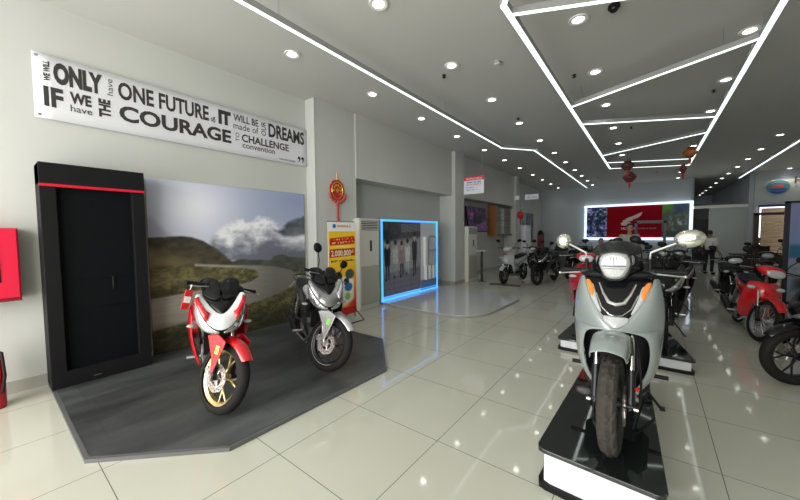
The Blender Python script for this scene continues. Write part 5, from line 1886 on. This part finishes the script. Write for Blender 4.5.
# ------------------------------------------------------------------ furniture
def desk(x, y, w_, d_, h, m_, label, rz=0):
    root = empty('desk', M=T((x, y, 0)) @ R(rz, 'Z'))
    MB().bb((-w_ / 2, -d_ / 2, h - .04), (w_ / 2, d_ / 2, h)).build('desk_top', m_, root)
    MB().bb((-w_ / 2 + .02, -d_ / 2 + .03, 0), (-w_ / 2 + .06, d_ / 2 - .03, h - .04)).build('side_panel', m_, root)
    MB().bb((w_ / 2 - .06, -d_ / 2 + .03, 0), (w_ / 2 - .02, d_ / 2 - .03, h - .04)).build('side_panel', m_, root)
    MB().bb((-w_ / 2 + .06, -d_ / 2 + .05, .15), (w_ / 2 - .06, -d_ / 2 + .08, h - .04)).build('modesty_panel', m_, root)
    tag(root, label, 'desk')
    return root


dwood = mat('dark_desk', (.03, .028, .026), .3)
wdesk = mat('pale_desk', (.55, .56, .55), .35)
desk(-2.75, 14.2, 1.3, .7, .76, dwood, 'dark desk near the left end of the back wall')
desk(.55, 12.95, .35, .6, .76, wdesk, 'narrow pale desk end behind the dark bikes')
desk(3.2, 15.0, 2.3, .8, .78, dwood, 'long dark table in front of the frosted doors')


def chair(x, y, rz, label):
    root = empty('office_chair', M=T((x, y, 0)) @ R(rz, 'Z'))
    MB().box((0, 0, .46), (.46, .46, .08)).build('seat', seat_m, root, bevel=.03)
    MB().box((0, .22, .75), (.44, .06, .5)).build('backrest', seat_m, root, bevel=.025)
    MB().cyl((0, 0, .1), (0, 0, .43), .025, 10).build('post', chrome, root)
    for k in range(5):
        a = 2 * PI * k / 5
        MB().tube([(0, 0, .1), (.25 * math.cos(a), .25 * math.sin(a), .06), (.26 * math.cos(a), .26 * math.sin(a), .02)], .018, 6).build('leg', blackp, root)
    tag(root, label, 'chair', 'office chairs')


chair(-1.95, 13.3, 20, 'black office chair just right of the dark desk')
chair(-1.45, 13.9, 0, 'black office chair below the photo collage of the wall screen')
chair(-2.98, 15.2, 180, 'black office chair behind the dark desk')
chair(2.9, 16.3, 180, 'black office chair behind the long dark table')
chair(-.73, 13.98, 0, 'black office chair below the wing emblem of the wall screen')


# ================================================================== PEOPLE
skin_m = mat('skin', (.42, .25, .17), .55)
hair_m = mat('black_hair', (.012, .010, .010), .5)


def skinned(name, pts, edges, radii, m, parent, sub=1, rootv=0, M=None):
    me = bpy.data.meshes.new(name)
    M = M or Matrix()
    me.from_pydata([tuple(M @ Vector(p)) for p in pts], edges, [])
    me.materials.append(m)
    o = bpy.data.objects.new(name, me)
    COL.objects.link(o)
    if parent:
        o.parent = parent
    md = o.modifiers.new('skin', 'SKIN')
    md.use_smooth_shade = True
    sv = me.skin_vertices[0].data
    for i, r in enumerate(radii):
        sv[i].radius = r if isinstance(r, tuple) else (r, r)
        sv[i].use_root = (i == rootv)
    s = o.modifiers.new('sub', 'SUBSURF')
    s.levels = s.render_levels = sub
    return o


def person(x, y, rz, label, shirt, pants, pose='stand', z=0, k=.97, lh=None, rh=None, hair=hair_m, shoe=blackp):
    """figure faces local +X; left is +Y"""
    root = empty('person', M=T((x, y, z)) @ R(rz, 'Z') @ Matrix.Scale(k, 4))
    tag(root, label, 'person')
    if pose == 'stand':
        P = dict(pel=(0, 0, .95), wai=(.0, 0, 1.08), che=(.0, 0, 1.28), nek=(-.01, 0, 1.46), hed=(.02, 0, 1.56),
                 lh=(0, .1, .9), lk=(.02, .11, .5), la=(-.02, .12, .09), lt=(.12, .14, .04), rh=(0, -.1, .9), rk=(.02, -.11, .5), ra=(-.02, -.12, .09), rt=(.12, -.14, .04))
    else:
        P = dict(pel=(0, 0, .50), wai=(.0, 0, .64), che=(.02, 0, .86), nek=(.02, 0, 1.04), hed=(.05, 0, 1.14),
                 lh=(.05, .1, .5), lk=(.45, .13, .5), la=(.42, .13, .09), lt=(.55, .14, .04), rh=(.05, -.1, .5), rk=(.45, -.13, .5), ra=(.42, -.13, .09), rt=(.55, -.14, .04))
    c = Vector(P['che'])
    P['ls'] = tuple(c + Vector((0, .19, .10)))
    P['rs'] = tuple(c + Vector((0, -.19, .10)))
    lh = lh or [(.0, .25, -.20), (.06, .25, -.44)]
    rh = rh or [(.0, -.25, -.20), (.06, -.25, -.44)]
    P['le'], P['lw'] = [tuple(c + Vector(q)) for q in lh]
    P['re'], P['rw'] = [tuple(c + Vector(q)) for q in rh]
    for s in 'lr':
        e, w_ = Vector(P[s + 'e']), Vector(P[s + 'w'])
        P[s + 'p'] = tuple(w_ + (w_ - e).normalized() * .07)
    names = list(P)
    ix = {n: i for i, n in enumerate(names)}
    E_ = [('pel', 'wai'), ('wai', 'che'), ('che', 'nek'), ('nek', 'hed'), ('pel', 'lh'), ('lh', 'lk'), ('lk', 'la'), ('la', 'lt'), ('pel', 'rh'), ('rh', 'rk'), ('rk', 'ra'), ('ra', 'rt'), ('che', 'ls'), ('ls', 'le'), ('le', 'lw'), ('lw', 'lp'), ('che', 'rs'), ('rs', 're'), ('re', 'rw'), ('rw', 'rp')]
    Rr = dict(pel=(.12, .1), wai=(.12, .095), che=(.14, .11), nek=.052, hed=.05, lh=.085, lk=.055, la=.038, lt=.03, rh=.085, rk=.055, ra=.038, rt=.03, ls=.06, le=.04, lw=.028, lp=.03, rs=.06, re=.04, rw=.028, rp=.03)
    pts = [P[n] for n in names]
    edges = [(ix[a], ix[b]) for a, b in E_]
    rad = [Rr[n] for n in names]
    # fingers grow out of the palm
    for s, sy in (('l', 1), ('r', -1)):
        w_, p = Vector(P[s + 'w']), Vector(P[s + 'p'])
        d = (p - w_).normalized()
        side = Vector((1, 0, 0)) if abs(d.x) < .7 else Vector((0, 0, 1))
        for q, ln in ((-1.2, .06), (-.4, .075), (.4, .08), (1.2, .07)):
            a = p + side * q * .017 + d * .02
            b = a + d * ln * .5
            e2 = b + d * ln * .45 + Vector((0, -sy * .012, 0))
            i0 = len(pts)
            pts += [tuple(a), tuple(b), tuple(e2)]
            rad += [.010, .009, .008]
            edges += [(ix[s + 'p'], i0), (i0, i0 + 1), (i0 + 1, i0 + 2)]
        a = w_ + d * .03 + side * .03
        i0 = len(pts)
        pts += [tuple(a), tuple(a + d * .04 + side * .02)]
        rad += [.012, .009]
        edges += [(ix[s + 'w'], i0), (i0, i0 + 1)]
    body = skinned('body', pts, edges, rad, skin_m, root, 1, ix['pel'])
    # head joined to the body mesh cannot be skinned finely: add as its own surface
    h = Vector(P['hed']) + Vector((.01, 0, .055))
    mb = MB()
    rows = []
    prof = [(-.115, .028, .035), (-.105, .05, .042), (-.08, .074, .055), (-.045, .084, .066), (0, .09, .074), (.04, .094, .077), (.075, .086, .07), (.105, .06, .05), (.12, .025, .022)]
    for zz, rx, ry in prof:
        row = []
        for i in range(24):
            a = 2 * PI * i / 24
            xx = math.cos(a) * rx
            if zz < -.05 and math.cos(a) > .5:
                xx += .012
            row.append((h.x + xx - (.012 if zz < -.06 else 0) * 0, h.y + math.sin(a) * ry, h.z + zz))
        rows.append(row)
    mb.loft(rows)
    mb.loft([[(h.x + .075 + dx, h.y + wy * q, h.z + zz) for q in (-1, 0, 1)] + [(h.x + .06, h.y, h.z + zz)] for zz, dx, wy in ((.02, .008, .008), (-.01, .024, .012), (-.028, .028, .017), (-.036, .01, .012))])
    for s in (-1, 1):
        mb.ell((h.x - .002, h.y + s * .079, h.z - .008), (.02, .009, .032), nu=10, nv=8)
    mb.build('head', skin_m, root, sub=1)
    mb = MB()
    for s in (-1, 1):
        mb.ell((h.x + .083, h.y + s * .032, h.z + .004), (.006, .013, .007), nu=10, nv=6)
        mb.box((h.x + .086, h.y + s * .033, h.z + .027), (.008, .032, .006))
    mb.build('eyes', hair_m, root)
    MB().ell((h.x + .088, h.y, h.z - .058), (.006, .024, .006), nu=10, nv=6).build('mouth', mat('lips', (.35, .12, .1), .5), root)
    mb = MB()
    rows = []
    for i in range(9):
        t = i / 8
        zz = -.05 + .185 * math.sin(t * PI / 2)
        k2 = math.cos(t * PI / 2)
        row = []
        for j in range(24):
            a = 2 * PI * j / 24
            f = max(0, math.cos(a))
            zl = zz if zz > .05 or f < .25 else max(zz, .055)
            rr = (.105 * max(k2, .05) ** .5, .088 * max(k2, .05) ** .5)
            row.append((h.x - .008 + math.cos(a) * rr[0] * (.9 if f > .25 and zz < .05 else 1), h.y + math.sin(a) * rr[1], h.z + zl))
        rows.append(row)
    mb.loft(rows)
    mb.build('hair', hair, root, sub=1)
    # clothes
    n2 = ['pel', 'wai', 'che', 'nek', 'ls', 'le', 'rs', 're']
    Q = dict(P)
    Q['pel'] = tuple(Vector(P['pel']) + Vector((0, 0, .0)))
    Q['nek'] = tuple(lerp(P['che'], P['nek'], .75))
    Q['le'] = tuple(lerp(P['ls'], P['le'], .85))
    Q['re'] = tuple(lerp(P['rs'], P['re'], .85))
    i2 = {n: i for i, n in enumerate(n2)}
    skinned('shirt', [Q[n] for n in n2], [(i2[a], i2[b]) for a, b in (('pel', 'wai'), ('wai', 'che'), ('che', 'nek'), ('che', 'ls'), ('ls', 'le'), ('che', 'rs'), ('rs', 're'))],
            [(.16, .135), (.155, .13), (.18, .15), .062, .09, .066, .09, .066], shirt, root, 1, 0)
    n3 = ['pel', 'lh', 'lk', 'la', 'rh', 'rk', 'ra']
    i3 = {n: i for i, n in enumerate(n3)}
    skinned('trousers', [P[n] for n in n3], [(i3[a], i3[b]) for a, b in (('pel', 'lh'), ('lh', 'lk'), ('lk', 'la'), ('pel', 'rh'), ('rh', 'rk'), ('rk', 'ra'))],
            [(.135, .11), .1, .072, .06, .1, .072, .06], pants, root, 1, 0)
    for s in 'lr':
        a, t_ = Vector(P[s + 'a']), Vector(P[s + 't'])
        m_ = (a + t_) / 2
        MB().ell((m_.x + .015, m_.y, .045), (.135, .05, .045), nu=16, nv=8).build('shoe', shoe, root)
    return root


white_sh = mat('white_shirt', (.70, .70, .68), .7)
dark_tr = mat('dark_trousers', (.012, .012, .015), .7)
dark_sh = mat('dark_shirt', (.03, .035, .05), .7)
beige_sh = mat('beige_shirt', (.36, .35, .30), .7, mott=.3, bscale=25)
person(1.6, 15.64, 55, 'person in a white shirt and dark trousers standing by the table', white_sh, dark_tr, k=.88, rh=[(-.02, -.26, -.2), (.08, -.27, -.42)], lh=[(.0, .26, -.2), (.1, .27, -.42)])
person(-.5, 11.25, -80, 'person in a beige patterned shirt standing among the bikes before the screen', beige_sh, dark_tr, k=1.0, z=0.0)
person(-3.0, 15.0, -100, 'person in dark clothes sitting behind the dark desk', dark_sh, dark_tr, 'sit')
person(2.85, 16.25, -100, 'person in a white shirt sitting behind the long dark table', white_sh, dark_tr, 'sit')
blue_sh = mat('pale_blue_shirt', (.42, .46, .55), .7)
person(-1.45, 13.75, -80, 'person in a pale blue shirt seated below the photo collage', blue_sh, dark_tr, 'sit')
person(-.75, 13.8, -100, 'person in dark clothes seated below the wing emblem screen', dark_sh, dark_tr, 'sit')

# ================================================================== CAMERA
cam = bpy.data.cameras.new('camera')
cam.sensor_width = 36
cam.lens = 325 / 800 * 36
cam.clip_start = .05
co = bpy.data.objects.new('camera', cam)
COL.objects.link(co)
FW = Vector((252, -19, 325)).normalized()          # world +Y seen in camera axes (x right, y down, z ahead)
hz = Vector((1, math.tan(math.radians(-.5)), 0))
up = FW.cross(hz).normalized()
if up.y > 0:
    up = -up
xx = FW.cross(up)
Rw = Matrix((xx, FW, up))
M3 = Matrix(((Rw[0][0], -Rw[0][1], -Rw[0][2]), (Rw[1][0], -Rw[1][1], -Rw[1][2]), (Rw[2][0], -Rw[2][1], -Rw[2][2])))
co.matrix_world = T((0, 0, 1.53)) @ M3.to_4x4()
SC.camera = co
SC.view_settings.view_transform = 'Standard'
SC.view_settings.look = 'None'
SC.view_settings.gamma = 1
SC.view_settings.use_curve_mapping = False
SC.view_settings.exposure = EXPO
SC.cycles.use_denoising = True
SC.cycles.max_bounces = 8
SC.cycles.diffuse_bounces = 4
SC.cycles.glossy_bounces = 5
SC.cycles.sample_clamp_indirect = 4
SC.cycles.caustics_reflective = False
SC.cycles.caustics_refractive = False
